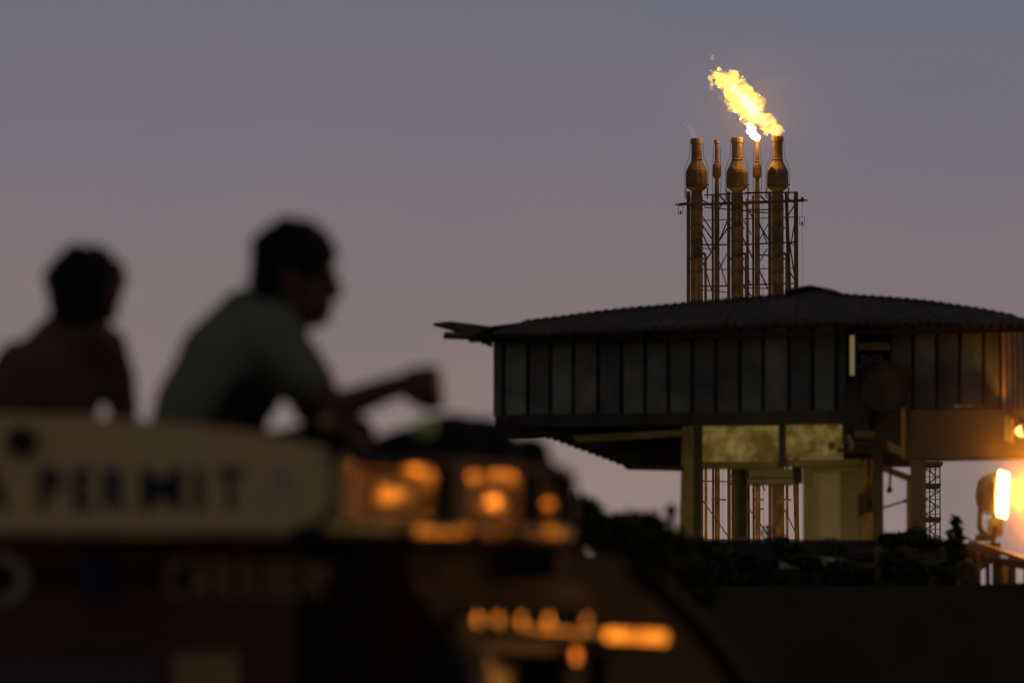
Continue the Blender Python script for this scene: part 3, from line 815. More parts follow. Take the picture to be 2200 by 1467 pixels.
pp = thing('pipe_run', 'pair of warm lit pipes running along the deck edge towards the railing', 'pipes', P(1990, 1255, 95.4))
for y0, y1, r in ((1183, 1176, 5), (1214, 1206, 8)):
    bm = BM(); tube(bm, [P(1840, y0 + 3, 95.6), P(1960, y0, 95.5), P(2075, y1, 95.4), P(2096, y1 + 8, 95.4), P(2098, 1270, 95.4)], r * S(95.5), 10); build('pipe', bm, M['girder'], pp, smooth=True)
for x in (1880, 1945, 1990, 2050):
    bm = BM(); pbox(bm, x, 1172, x + 14, 1275, 95.2, .12); build('pipe_stand', bm, M['olive'], pp)
for x, y, w, h in ((1900, 1160, 22, 14), (1972, 1150, 12, 24), (2030, 1158, 26, 12)):
    bm = BM(); pbox(bm, x, y, x + w, y + h, 95.4, .15); build('valve', bm, M['darksteel'], pp)
cl = thing('hand_valve', 'spoked hand wheel valve standing on the deck edge before the inner posts', 'valve', P(1650, 1165, 96.4))
bm = BM(); pts = [P(1650 + 14 * math.cos(a), 1144 + 14 * math.sin(a), 96.4) for a in [k * math.pi / 8 for k in range(17)]]; tube(bm, pts, .012, 6, False); build('rim', bm, M['darksteel'], cl)
bm = BM(); bar(bm, P(1650, 1130, 96.4), P(1650, 1166, 96.4), .03); build('stem', bm, M['darksteel'], cl)
bm = BM(); bar(bm, P(1637, 1144, 96.4), P(1663, 1144, 96.4), .016); build('spoke', bm, M['darksteel'], cl)
# ------------------------------------------------------------------ boundary wall, shrubs, odds and ends in the dark
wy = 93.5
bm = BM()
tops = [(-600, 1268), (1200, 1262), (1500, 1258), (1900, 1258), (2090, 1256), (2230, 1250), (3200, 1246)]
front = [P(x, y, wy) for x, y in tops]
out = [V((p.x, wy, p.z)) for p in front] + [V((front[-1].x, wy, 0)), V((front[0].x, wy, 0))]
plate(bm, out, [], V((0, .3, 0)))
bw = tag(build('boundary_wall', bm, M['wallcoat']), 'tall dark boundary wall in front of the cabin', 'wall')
ch = thing('pipe_bundle', 'pale pipe ends lying under the deck in the dark', 'pipes', P(1776, 1222, 96.2))
bm = BM(); tube(bm, [P(1738, 1209, 96.0), P(1812, 1209, 96.0)], 10 * S(96), 10); build('pipe', bm, M['pale'], ch, smooth=True)
bm = BM(); tube(bm, [P(1740, 1197, 96.1), P(1800, 1198, 96.1)], 3 * S(96), 8); build('pipe', bm, M['pale'], ch, smooth=True)
bm = BM(); pbox(bm, 1745, 1219, 1805, 1262, 95.9, .3); build('trestle', bm, M['darksteel'], ch)
dr = thing('drum', 'small pale drum standing under the deck left of the pipes', 'drum', P(1700, 1222, 96.2))
bm = BM(); c = P(1700, 1222, 96.2); lathe(bm, (c.x, c.y), [(c.z, .14), (c.z + .05, .145), (c.z + .11, .14)], 16); build('shell', bm, M['pale'], dr)
bm = BM(); box(bm, (c.x - .2, c.y - .1, 2), (c.x + .2, c.y + .2, c.z)); build('plinth', bm, M['darksteel'], dr)
bm = BM(); pbox(bm, 1342, 1186, 1398, 1195, 60, .2); pb = tag(build('plank', bm, M['pale']), 'short pale plank on top of the dark stores left of the cabin', 'plank')
st = thing('crate_stack', 'dark stack of stores left of the cabin posts', 'crates', P(1330, 1260, 60.5))
for (x0, y0, x1, y1) in ((1215, 1205, 1300, 1300), (1302, 1196, 1420, 1300), (1422, 1180, 1470, 1300)):
    bm = BM(); a = P(x0, y1, 60.4); b = P(x1, y0, 60.4); box(bm, (a.x, 60.1, 0), (b.x, 61.4, b.z)); build('crate', bm, M['darksteel'], st)


def shrub(px, py_top, py_base, Y, w, label, seed, n=900, spray=1.0):
    rnd = random.Random(seed)
    top = P(px, py_top, Y); base = P(px, py_base, Y)
    t = thing('shrub', label, 'shrub', (base.x, Y, 0), 'dark shrubs in front of the yard')
    h = top.z; cw = w * S(Y)
    bm = BM()
    for k in range(5):
        a = rnd.uniform(0, 6.28)
        tip = V((base.x + math.cos(a) * cw * .35, Y + math.sin(a) * cw * .35, h * rnd.uniform(.8, .95)))
        tube(bm, [(base.x, Y, 0), V((base.x, Y, h * .45)) + V((math.cos(a), math.sin(a), 0)) * cw * .08, tip], [.06, .04, .008], 5)
    build('stem', bm, M['bark'], t)
    bm = BM(); zb = h - (h - base.z) * 1.5
    blobs = [(rnd.uniform(-.8, .8), rnd.uniform(-.6, .6), rnd.uniform(0, 1.0), rnd.uniform(.22, .42)) for _ in range(12)]
    for k in range(n):
        bx, by, bz, br = rnd.choice(blobs)
        d = V((rnd.gauss(0, 1), rnd.gauss(0, 1), rnd.gauss(0, 1))).normalized() * br * rnd.random() ** .4
        p = V((base.x + (bx + d.x) * cw * .5, Y + (by + d.y) * cw * .5, lerp(zb, h, min(1.05, max(0, bz + d.z * .4)) * (1 - .22 * abs(bx)))))
        L = rnd.uniform(.05, .11); u = V((rnd.gauss(0, 1), rnd.gauss(0, 1), rnd.gauss(0, .6))).normalized() * L
        w_ = u.cross(V((rnd.gauss(0, 1), rnd.gauss(0, 1), rnd.gauss(0, 1)))).normalized() * L * .35
        bm.faces.new([bm.verts.new(q) for q in (p - u, p + w_, p + u, p - w_)])
    build('foliage', bm, M['leaf'], t, recalc=False, kind='stuff')
    return t


shrub(1352, 1100, 1260, 42, 190, 'broad dark shrub left of the olive corner post', 3, 2200)
shrub(1248, 1092, 1260, 38, 120, 'dark shrub just right of the truck rack corner', 4, 1500)
shrub(1440, 1145, 1260, 44, 130, 'low dark shrub at the foot of the olive post', 5, 1300)
shrub(2050, 1112, 1230, 94.8, 44, 'thin upright shrub between the mast and the floodlight', 6, 420)
shrub(1968, 1138, 1225, 94.8, 190, 'low wide shrub under the lattice mast', 8, 1300)
shrub(1545, 1136, 1230, 94.8, 210, 'long low shrub before the inner posts', 9, 1300)
kn = thing('pole', 'small blurred round knob on a thin pole beside the olive post', 'pole', (P(1442, 1096, 36).x, 36, 0))
bm = BM(); ball(bm, P(1442, 1096, 36), 15 * S(36)); build('knob', bm, M['black'], kn, smooth=True)
bm = BM(); a = P(1442, 1096, 36); tube(bm, [(a.x, 36, 0), a], .018, 6); build('pole', bm, M['black'], kn)
YH = 480
hp = thing('signal_post', 'tiny far post with an open loop top left of the cabin', 'post', (P(1420, 1130, YH).x, YH, 0))
bm = BM()
for a, b in (((1416, 1126), (1416, 1142)), ((1424, 1126), (1424, 1142)), ((1416, 1126), (1424, 1126)), ((1420, 1142), (1420, 1300))):
    bar(bm, P(*a, YH), P(*b, YH), 1.3 * S(YH))
build('loop', bm, M['girder'], hp)

shrub(1645, 1146, 1230, 94.8, 130, 'low ragged shrub between the two inner posts', 21, 700)
shrub(1765, 1157, 1230, 94.8, 120, 'lowest ragged shrub in front of the pale panel', 24, 600)
# ------------------------------------------------------------------ the truck in the foreground
TY = 20.8
YAW = R(25)
RT = V((math.cos(YAW), -math.sin(YAW), 0)); SD = V((math.sin(YAW), math.cos(YAW), 0)); UP = V((0, 0, 1))
NF = V((-math.sin(YAW), -math.cos(YAW), 0)); NS = RT
C0 = P(708, 1130, TY); C0 = V((C0.x, C0.y, 0))


def hit(px, py, n, p0):
    d = ray(px, py); t = (p0 - CAM).dot(n) / d.dot(n)
    return CAM + d * t


hF = lambda x, y, off=0: hit(x, y, NF, C0 + NF * off)
hS = lambda x, y, off=0: hit(x, y, NS, C0 + NS * off)
L = lambda a, b, z: C0 - RT * a + SD * b + UP * z         # a to the left along the front, b back along the side
tr = thing('truck', 'brightly lettered goods truck with a rooftop luggage rack and two passengers on top', 'truck', L(1.1, 1.2, 0))


def tpart(name, bm, m, smooth=False, label=None, par=None):
    return build(name, bm, M[m], par or tr, smooth, label)


# header board across the front
bm = BM(); plate(bm, [hF(540, 1000, -.05), hF(700, 1000, -.05), hF(700, 1152, -.05), hF(540, 1152, -.05)], [], -NF * .06); tpart('corner_block', bm, 'black')
topl = [(-900, 960), (-420, 915), (-200, 896), (0, 889), (180, 892), (330, 903), (480, 918), (600, 938), (672, 957), (706, 972)]
botl = [(706, 1070), (696, 1100), (672, 1122), (620, 1133), (300, 1133), (0, 1133), (-900, 1133)]
bm = BM(); plate(bm, [hF(*p) for p in topl + botl], [], -NF * .035); hb = tpart('header_board', bm, 'cream', label='cream header board lettered in navy')
bm = BM()
for a, b in zip(botl[3:], botl[4:]): bar(bm, hF(*a, .0) - NF * .017 - UP * .012, hF(*b, .0) - NF * .017 - UP * .012, .06, .022)
tpart('board_edge', bm, 'yellowpaint', par=hb)


def letter(ch, px0, px1, py0, py1, m, off, par, name='letter', grow=.035, plane='F'):
    cu = bpy.data.curves.new('t', 'FONT'); cu.body = ch; cu.size = 1; cu.offset = grow; cu.extrude = .0
    to = bpy.data.objects.new('t', cu); col.objects.link(to)
    dg = bpy.context.evaluated_depsgraph_get()
    me = bpy.data.meshes.new_from_object(to.evaluated_get(dg)); bpy.data.objects.remove(to)
    xs = [v.co.x for v in me.vertices]; ys = [v.co.y for v in me.vertices]
    x0, x1, y0, y1 = min(xs), max(xs), min(ys), max(ys)
    bm = BM(); bm.from_mesh(me); bpy.data.meshes.remove(me)
    h = hF if plane == 'F' else hS
    for v in bm.verts:
        px = lerp(px0, px1, (v.co.x - x0) / max(1e-6, x1 - x0)); py = lerp(py1, py0, (v.co.y - y0) / (y1 - y0))
        v.co = h(px, py, off)
    g = bmesh.ops.extrude_face_region(bm, geom=bm.faces[:])
    bmesh.ops.translate(bm, verts=[v for v in g['geom'] if isinstance(v, bmesh.types.BMVert)], vec=(NF if plane == 'F' else NS) * .004)
    return build(name, bm, M[m], par)


for chx, a, b in (('I', -330, -312), ('N', -296, -240), ('D', -222, -166), ('I', -148, -130), ('A', -52, 20),
                  ('P', 84, 134), ('E', 157, 198), ('R', 222, 276), ('M', 303, 392), ('I', 418, 436), ('T', 468, 522)):
    letter(chx, a, b, 1004, 1094, 'navy', .003, hb)
bm = BM(); c = hF(52, 948, .004); tube(bm, [c, c + NF * .03], 32 * S(TY), 20); tpart('round_boss', bm, 'black', par=hb)
for (x, y, w) in ((600, 1020, 16), (560, 1070, 12), (620, 1050, 12)):   # worn painted flourish at the board's end
    bm = BM(); c = hF(x, y, .003); tube(bm, [c, c + NF * .003], w * S(TY), 12); tpart('painted_flower', bm, 'whitepaint', par=hb)

# cab: front wall, side wall with the curved back edge, roof
RO = -.16                                      # cab front stands back under the board
zcab = hF(300, 1150, RO).z
bl = lambda x, y: hF(x, y, RO)
wind = [bl(60, 1395), bl(342, 1395), bl(350, 1410), bl(350, 1760), bl(-700, 1760), bl(-700, 1395)]
bm = BM(); plate(bm, [bl(-1050, 1150), bl(640, 1150), bl(640, 1800), bl(-1050, 1800)], [[bl(-700, 1740), bl(330, 1740), bl(330, 1400), bl(-700, 1400)]], -NF * .006)
cf = tpart('cab_front', bm, 'maroon', label='maroon cab front with painted lettering')
bm = BM(); plate(bm, [hF(-700, 1740, RO - .05), hF(330, 1740, RO - .05), hF(330, 1400, RO - .05), hF(-700, 1400, RO - .05)], [], -NF * .008); tpart('windscreen', bm, 'glass')
bm = BM(); plate(bm, [hF(372, 1480, RO + .003), hF(512, 1480, RO + .003), hF(512, 1402, RO + .003), hF(372, 1402, RO + .003)], [], NF * .004); tpart('sticker', bm, 'yellowpaint', par=cf, label='olive sticker beside the windscreen')
word = 'CARRIER'
wx = 356
for chx in word:
    w = 16 if chx == 'I' else 44
    letter(chx, wx, wx + w, 1204, 1286, 'yellowpaint', RO + .003, cf, grow=.02); wx += w + 10
letter('O', -62, 62, 1188, 1300, 'whitepaint', RO + .003, cf, grow=.02)
letter('R', 178, 268, 1184, 1300, 'navy', RO + .003, cf)

SO = -.10
so = lambda x, y: hS(x, y, SO)
curve = [(1215, 1178), (1300, 1190), (1372, 1220), (1440, 1274), (1500, 1334), (1552, 1398), (1598, 1468), (1660, 1560), (1690, 1700)]
zlow = .95
outl = [so(x, y) for x, y in ((948, 1900), (948, 1467), (938, 1345), (908, 1272), (866, 1206), (800, 1162), (712, 1150))] + [so(*p) for p in curve]
end = so(1700, 1750); outl += [V((end.x, end.y, outl[0].z))]
w1 = [so(1046, 1700), so(1206, 1690), so(1206, 1399), so(1046, 1392)]
w2 = [so(1264, 1690), so(1304, 1690), so(1304, 1404), so(1264, 1401)]
bm = BM(); plate(bm, outl, [w1, w2], -NS * .05); cs = tpart('cab_side', bm, 'brownpaint', label='brown cab side with curved back edge')
bm = BM(); n = 12; ra = []; rb = []
for i in range(n + 1):                           # the cab's rounded front corner
    a = i / n * math.pi / 2
    p = L(.20 - .17 * math.sin(a), .16 + .26 * (1 - math.cos(a)), 0)
    ra.append(bm.verts.new((p.x, p.y, zlow))); rb.append(bm.verts.new((p.x, p.y, hF(700, 1152).z)))
for b_, zt in ((.46, 1160), (.54, 1230), (.60, 1320)):
    p = L(.03, b_, 0); z = hS(850, zt).z
    ra.append(bm.verts.new((p.x, p.y, zlow))); rb.append(bm.verts.new((p.x, p.y, z)))
for i in range(len(ra) - 1): bm.faces.new([ra[i], ra[i + 1], rb[i + 1], rb[i]])
bmesh.ops.solidify(bm, geom=bm.faces[:], thickness=.01)
tpart('corner_panel', bm, 'shademaroon', smooth=True)
for w in (w1, w2):
    bm = BM(); plate(bm, [p - NS * .06 for p in w], [], -NS * .008); tpart('side_window', bm, 'glass')
bm = BM()
cpts = [hS(x, y, SO + .012) for x, y in curve[2:]]
tube(bm, cpts, .022, 8); tpart('curved_trim', bm, 'brownpaint', smooth=True, par=cs)
# gutter and window trims, with discs and a plate added for amber glints
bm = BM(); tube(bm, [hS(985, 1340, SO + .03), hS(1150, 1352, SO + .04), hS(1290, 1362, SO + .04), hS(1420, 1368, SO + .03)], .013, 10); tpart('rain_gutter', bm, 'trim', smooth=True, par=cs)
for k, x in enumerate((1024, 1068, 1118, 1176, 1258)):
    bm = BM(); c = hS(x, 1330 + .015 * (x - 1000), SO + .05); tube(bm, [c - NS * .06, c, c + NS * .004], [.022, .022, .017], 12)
    tpart('gutter_glint_disc', bm, 'chrome', par=cs)  # flat discs added along the gutter to glint
bm = BM(); plate(bm, [hS(1296, 1376, SO + .06), hS(1426, 1382, SO + .06), hS(1432, 1372, SO + .06), hS(1426, 1356, SO + .06), hS(1296, 1352, SO + .06)], [], NS * .006); tpart('glint_plate', bm, 'trim', par=cs)  # flat plate added to mirror the amber lamps
bm = BM(); bar(bm, hS(1040, 1386, SO + .012), hS(1215, 1394, SO + .012), .024, .03); tpart('window_frame', bm, 'orangebox', par=cs)
bm = BM(); bar(bm, hS(1234, 1375, SO + .02), hS(1236, 1600, SO + .02), .05, .05); tpart('window_post', bm, 'orangebox', par=cs)
bm = BM(); c = hS(1235, 1408, SO + .055); tube(bm, [c - NS * .02, c, c + NS * .005], [.026, .026, .02], 14); tpart('glint_disc', bm, 'brass', par=cs)  # disc added for the bright glint on the window post
# rounded front pillar beside the door
bm = BM(); tube(bm, [hS(985, 1350, SO + .02), hS(1012, 1400, SO + .02), hS(1030, 1500, SO + .02), hS(1036, 1700, SO + .02)], [.03, .045, .045, .05], 12); tpart('door_pillar', bm, 'orangebox', smooth=True, par=cs)
mr_ = tpart('mirror', ball(BM(), hS(962, 1480, SO + .10), (.07, .04, .12)), 'black', smooth=True)
bm = BM(); tube(bm, [hS(962, 1460, SO + .08), hS(985, 1400, SO + .02)], .012, 6); tpart('mirror_arm', bm, 'trim', par=mr_)
# cab roof and rest of the cab shell
zr = P(500, 1226, 21.5).z
bm = BM(); hexa(bm, [L(2.25, .16, zr - .05), L(.10, .16, zr - .05), L(.10, 1.9, zr - .05), L(2.25, 1.9, zr - .05), L(2.25, .16, zr), L(.10, .16, zr), L(.10, 1.9, zr), L(2.25, 1.9, zr)])
tpart('cab_roof', bm, 'maroon')
bm = BM(); hexa(bm, [L(2.25, 1.9, zlow), L(.16, 1.9, zlow), L(.16, 1.95, zlow), L(2.25, 1.95, zlow), L(2.25, 1.9, zr), L(.16, 1.9, zr), L(.16, 1.95, zr), L(2.25, 1.95, zr)]); tpart('cab_back', bm, 'maroon')
bm = BM(); hexa(bm, [L(2.3, .2, zlow), L(2.25, .2, zlow), L(2.25, 1.9, zlow), L(2.3, 1.9, zlow), L(2.3, .2, zr), L(2.25, .2, zr), L(2.25, 1.9, zr), L(2.3, 1.9, zr)]); tpart('far_side', bm, 'maroon')
bm = BM(); hexa(bm, [L(2.3, -.05, .55), L(0, -.05, .55), L(0, .12, .55), L(2.3, .12, .55), L(2.3, -.05, .85), L(0, -.05, .85), L(0, .12, .85), L(2.3, .12, .85)]); tpart('bumper', bm, 'darksteel')
bm = BM(); hexa(bm, [L(1.6, .15, .7), L(.7, .15, .7), L(.7, 7, .7), L(1.6, 7, .7), L(1.6, .15, .93), L(.7, .15, .93), L(.7, 7, .93), L(1.6, 7, .93)]); tpart('chassis', bm, 'darksteel')
bm = BM()
for lo, hi in (((2.3, 2.4, .98), (0.05, 7.0, 1.1)), ((2.3, 2.4, 1.1), (2.25, 7.0, 1.85)), ((.1, 2.4, 1.1), (.05, 7.0, 1.85)), ((2.25, 6.95, 1.1), (.1, 7.0, 1.85))):
    (a0, b0, z0), (a1, b1, z1) = lo, hi
    hexa(bm, [L(a0, b0, z0), L(a1, b0, z0), L(a1, b1, z0), L(a0, b1, z0), L(a0, b0, z1), L(a1, b0, z1), L(a1, b1, z1), L(a0, b1, z1)])
tpart('load_bed', bm, 'maroon')
for bpos in (.75, 5.2):
    for apos in (.12, 2.0):
        bm = BM(); c = L(apos, bpos, .5); tube(bm, [c, c - RT * .26], .5, 24); w = tpart('wheel', bm, 'black')
        bm = BM(); tube(bm, [c + RT * .01, c - RT * .27], .24, 16); tpart('rim', bm, 'steel', par=w)

# luggage rack side: framed rippled steel, flat spots shaped to make the amber glints
def rs(x, y, off=0): return hS(x, y, off)
rtop = lambda x: lerp(974, 1012, (x - 712) / 500)
rbot = lambda x: lerp(1122, 1128, (x - 712) / 500)
rack = tpart('luggage_rack', plate(BM(), [rs(712, 1150), rs(1214, 1168), rs(1214, 1010), rs(712, 972)], [], -NS * .02), 'darksteel')
GLINTS = ((845, 1064, 42, 25), (892, 1008, 25, 20), (1060, 1080, 24, 22), (1078, 1024, 34, 17), (1180, 1034, 18, 18), (748, 1000, 12, 7), (1010, 1026, 16, 14), (1176, 1084, 16, 12), (925, 1030, 14, 30))  # flat spots where the lamp reflections are to show
for (x0, x1) in ((726, 800), (806, 950), (990, 1136), (1150, 1206)):
    bm = BM(); nx, nz = max(16, int((x1 - x0) / 2)), 34; grid = []
    ph = random.uniform(0, 6)
    for j in range(nz + 1):
        row = []
        for i in range(nx + 1):
            u, v = i / nx, j / nz
            x = lerp(x0, x1, u); y = lerp(rtop(x) + 10, rbot(x) - 2, v)
            flat = max(math.exp(-(((x - mx) / rx) ** 2 + ((y - my) / rz) ** 2) ** 2) for mx, my, rx, rz in GLINTS)
            rip = .0019 * math.sin(x * 2 * math.pi / 15 + ph) + .0019 * math.sin(y * 2 * math.pi / 17 + ph)
            h = .004 + rip * (1 - flat) + flat * .003 + .0006 * math.sin(x * .05 + y * .07 + ph)
            row.append(bm.verts.new(rs(x, y, h)))
        grid.append(row)
    for a, b in zip(grid, grid[1:]):
        for i in range(nx): bm.faces.new([a[i], a[i + 1], b[i + 1], b[i]])
    bmesh.ops.solidify(bm, geom=bm.faces[:], thickness=-.002)
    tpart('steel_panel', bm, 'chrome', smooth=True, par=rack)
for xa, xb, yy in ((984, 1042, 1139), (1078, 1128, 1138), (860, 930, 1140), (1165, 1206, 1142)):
    bm = BM(); plate(bm, [rs(xa, yy + 9, .058), rs(xb, yy + 10, .058), rs(xb, yy - 9, .060), rs(xa, yy - 10, .060)], [], NS * .003); tpart('rail_glint_plate', bm, 'trim', par=rack)  # reflecting plates added for the glints on the bottom rail
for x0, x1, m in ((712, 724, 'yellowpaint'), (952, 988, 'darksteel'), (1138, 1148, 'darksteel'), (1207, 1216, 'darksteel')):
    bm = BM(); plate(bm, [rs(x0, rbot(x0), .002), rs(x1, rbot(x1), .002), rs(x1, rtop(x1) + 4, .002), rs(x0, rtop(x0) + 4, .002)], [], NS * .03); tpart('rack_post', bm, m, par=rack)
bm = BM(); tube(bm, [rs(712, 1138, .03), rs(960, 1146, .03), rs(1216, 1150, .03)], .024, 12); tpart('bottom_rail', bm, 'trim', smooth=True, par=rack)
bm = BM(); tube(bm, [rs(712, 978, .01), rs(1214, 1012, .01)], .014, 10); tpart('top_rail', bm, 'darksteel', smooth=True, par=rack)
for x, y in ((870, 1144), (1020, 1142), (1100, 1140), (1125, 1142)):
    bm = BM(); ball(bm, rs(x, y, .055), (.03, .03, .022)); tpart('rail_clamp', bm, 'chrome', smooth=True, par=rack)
# far and rear sides of the rack
bm = BM(); hexa(bm, [L(2.3, 1.33, zr), L(0, 1.33, zr), L(0, 1.36, zr), L(2.3, 1.36, zr), L(2.3, 1.33, zr + .16), L(0, 1.33, zr + .16), L(0, 1.36, zr + .16), L(2.3, 1.36, zr + .16)]); tpart('rack_back', bm, 'darksteel')

# ------------------------------------------------------------------ load on the roof
def blobthing(name, label, cat, blobs, m, voxel=.02, disp=((.03, .12),), group=None):
    bm = BM()
    for c, r in blobs: ball(bm, c, r, 2)
    o = build(name, bm, M[m]); fuse(o, voxel, 3, disp); tag(o, label, cat, group); return o


def pr(x, y, Y): return P(x, y, Y)


px_ = S(22)
blobthing('cloth_bundle', 'black cloth bundle heaped on the truck roof behind the rack', 'bundle',
          [(P(x, y, Y), (rx * px_, rx * px_ * .9, rz * px_)) for x, y, Y, rx, rz in
           ((880, 980, 21.7, 90, 70), (960, 965, 21.75, 90, 82), (1045, 960, 21.8, 70, 74), (1090, 985, 21.9, 60, 50), (1120, 1010, 22, 60, 40), (830, 1000, 21.7, 70, 55), (950, 1040, 21.8, 150, 70), (1080, 1060, 21.9, 90, 60), (1140, 975, 21.9, 50, 40), (1170, 1020, 21.95, 45, 40), (1020, 925, 21.8, 60, 38))], 'tarp')
blobthing('sack', 'dark stuffed sack under the seated boy in the olive shirt', 'sack', [(P(480, 1150, 21.55), (.2, .2, .12)), (P(410, 1150, 21.6), (.18, .2, .11)), (P(540, 1160, 21.6), (.15, .2, .1))], 'tarp')
blobthing('sack', 'dark stuffed sack under the boy in the brown shirt', 'sack', [(P(90, 1150, 21.95), (.2, .2, .12)), (P(20, 1150, 22.0), (.18, .2, .11)), (P(160, 1160, 22.0), (.15, .2, .1))], 'tarp')
gb = thing('bottle', 'small bright green bottle lying on the black bundle', 'bottle', P(912, 925, 21.1))
c = P(912, 921, 21.1)
bm = BM(); tube(bm, [c + V((.0, .05, .01)), c + V((0, -.03, 0)), c + V((0, -.05, -.002))], [.025, .025, .012], 14); build('body', bm, M['green'], gb, smooth=True)
bm = BM(); tube(bm, [c + V((0, -.05, -.002)), c + V((0, -.066, -.003))], .012, 10); build('cap', bm, M['pale'], gb)


# ------------------------------------------------------------------ people
def head(bm, c, fwd, up, s=1.0):
    fwd = fwd.normalized(); up = (up - fwd * up.dot(fwd)).normalized(); rt = fwd.cross(up)
    rot = Matrix((rt, fwd, up)).transposed().to_4x4()
    at = lambda x, y, z: c + (rt * x + fwd * y + up * z) * s
    ball(bm, at(0, -.008, .025), V((.072, .092, .088)) * s, 3, rot)      # skull
    ball(bm, at(0, .025, -.045), V((.056, .062, .07)) * s, 3, rot)       # face and jaw
    ball(bm, at(0, .066, -.088), V((.024, .018, .018)) * s, 2, rot)      # chin
    tube(bm, [at(0, .084, .012), at(0, .098, -.026)], [.009 * s, .014 * s], 8); ball(bm, at(0, .093, -.028), V((.017, .013, .012)) * s, 2, rot)  # nose
    ball(bm, at(0, .082, -.058), V((.026, .012, .009)) * s, 2, rot); ball(bm, at(0, .079, -.070), V((.022, .012, .008)) * s, 2, rot)        # lips
    ball(bm, at(0, .08, .018), V((.05, .014, .012)) * s, 2, rot)         # brow
    for sg in (-1, 1):
        ball(bm, at(sg * .073, -.005, -.012), V((.010, .02, .033)) * s, 2, rot)   # ears
    return at, rot


def hair(c, fwd, up, parent, s=1.0, wide=1.0):
    fwd = fwd.normalized(); up = (up - fwd * up.dot(fwd)).normalized(); rt = fwd.cross(up)
    rot = Matrix((rt, fwd, up)).transposed().to_4x4(); at = lambda x, y, z: c + (rt * x + fwd * y + up * z) * s
    bm = BM()
    ball(bm, at(0, -.014, .042), V((.083 * wide, .098, .086)) * s, 3, rot)
    ball(bm, at(0, -.055, -.005), V((.072 * wide, .055, .075)) * s, 3, rot)
    rnd = random.Random(4)
    for k in range(60):
        a = rnd.uniform(0, 6.28); e = rnd.uniform(.1, 1.3)
        d = V((math.cos(a) * math.cos(e) * .08 * wide, math.sin(a) * math.cos(e) * .095 - .014, .045 + math.sin(e) * .082))
        ball(bm, at(*d), rnd.uniform(.012, .022) * s, 1)
    o = build('hair', bm, M['hair'], parent); fuse(o, .007, 2); return o


def hand(bm, wrist, d, palm_n, curl, s=1.0):
    """palm plus five separate bent fingers; d along the hand, palm_n out of the palm"""
    d = d.normalized(); side = d.cross(palm_n).normalized(); pn = side.cross(d)
    k = wrist + d * .045 * s
    rot = Matrix((side, d, pn)).transposed().to_4x4()
    ball(bm, k, V((.041, .050, .022)) * s, 2, rot)
    for i, (o, ln) in enumerate(((-.030, .066), (-.010, .076), (.010, .072), (.030, .056))):
        p = wrist + (d * .085 + side * o) * s; a = .25; pts = [p - d * .03 * s, p]
        for seg in (.45, .32, .23):
            a += curl; p = p + (d * math.cos(a) + pn * math.sin(a)) * ln * seg * 1.15 * s; pts.append(p)
        limb(bm, pts, [.010 * s, .0095 * s, .009 * s, .008 * s, .007 * s], 8)
    p = wrist + (d * .03 - side * .03) * s
    q = p + (d * .035 - side * .022 + pn * .015) * s; r = q + (d * .03 + pn * .018 + side * .006) * s
    limb(bm, [p, q, r], [.013 * s, .011 * s, .008 * s], 8)


def person(label, body, shirt_parts, trouser_parts, hc, fwd, up, hands, shirt_m, loc, hs=1.0, wide=1.0):
    root = thing('person', label, 'person', loc)
    bm = BM()
    for pts, r in body: limb(bm, pts, r)
    at, rot = head(bm, hc, fwd, up, hs)
    for h in hands: hand(bm, *h)
    b = build('body', bm, M['skin'], root); fuse(b, .0055, 3)
    for sg in (-1, 1):
        bm = BM(); ball(bm, at(sg * .03, .073, .002), .0125 * hs, 2); build('eye', bm, M['glass'], root, smooth=True)
    bm = BM()
    for pts, r in shirt_parts: limb(bm, pts, r)
    o = build('shirt', bm, M[shirt_m], root); fuse(o, .01, 4, ((.022, .09),))
    bm = BM()
    for pts, r in trouser_parts: limb(bm, pts, r)
    o = build('trousers', bm, M['trousers'], root); fuse(o, .01, 4, ((.016, .09),))
    hair(hc, fwd, up, root, hs, wide)
    return root


q = lambda x, y, Y=21.5: P(x, y, Y)
u_ = S(21.5)
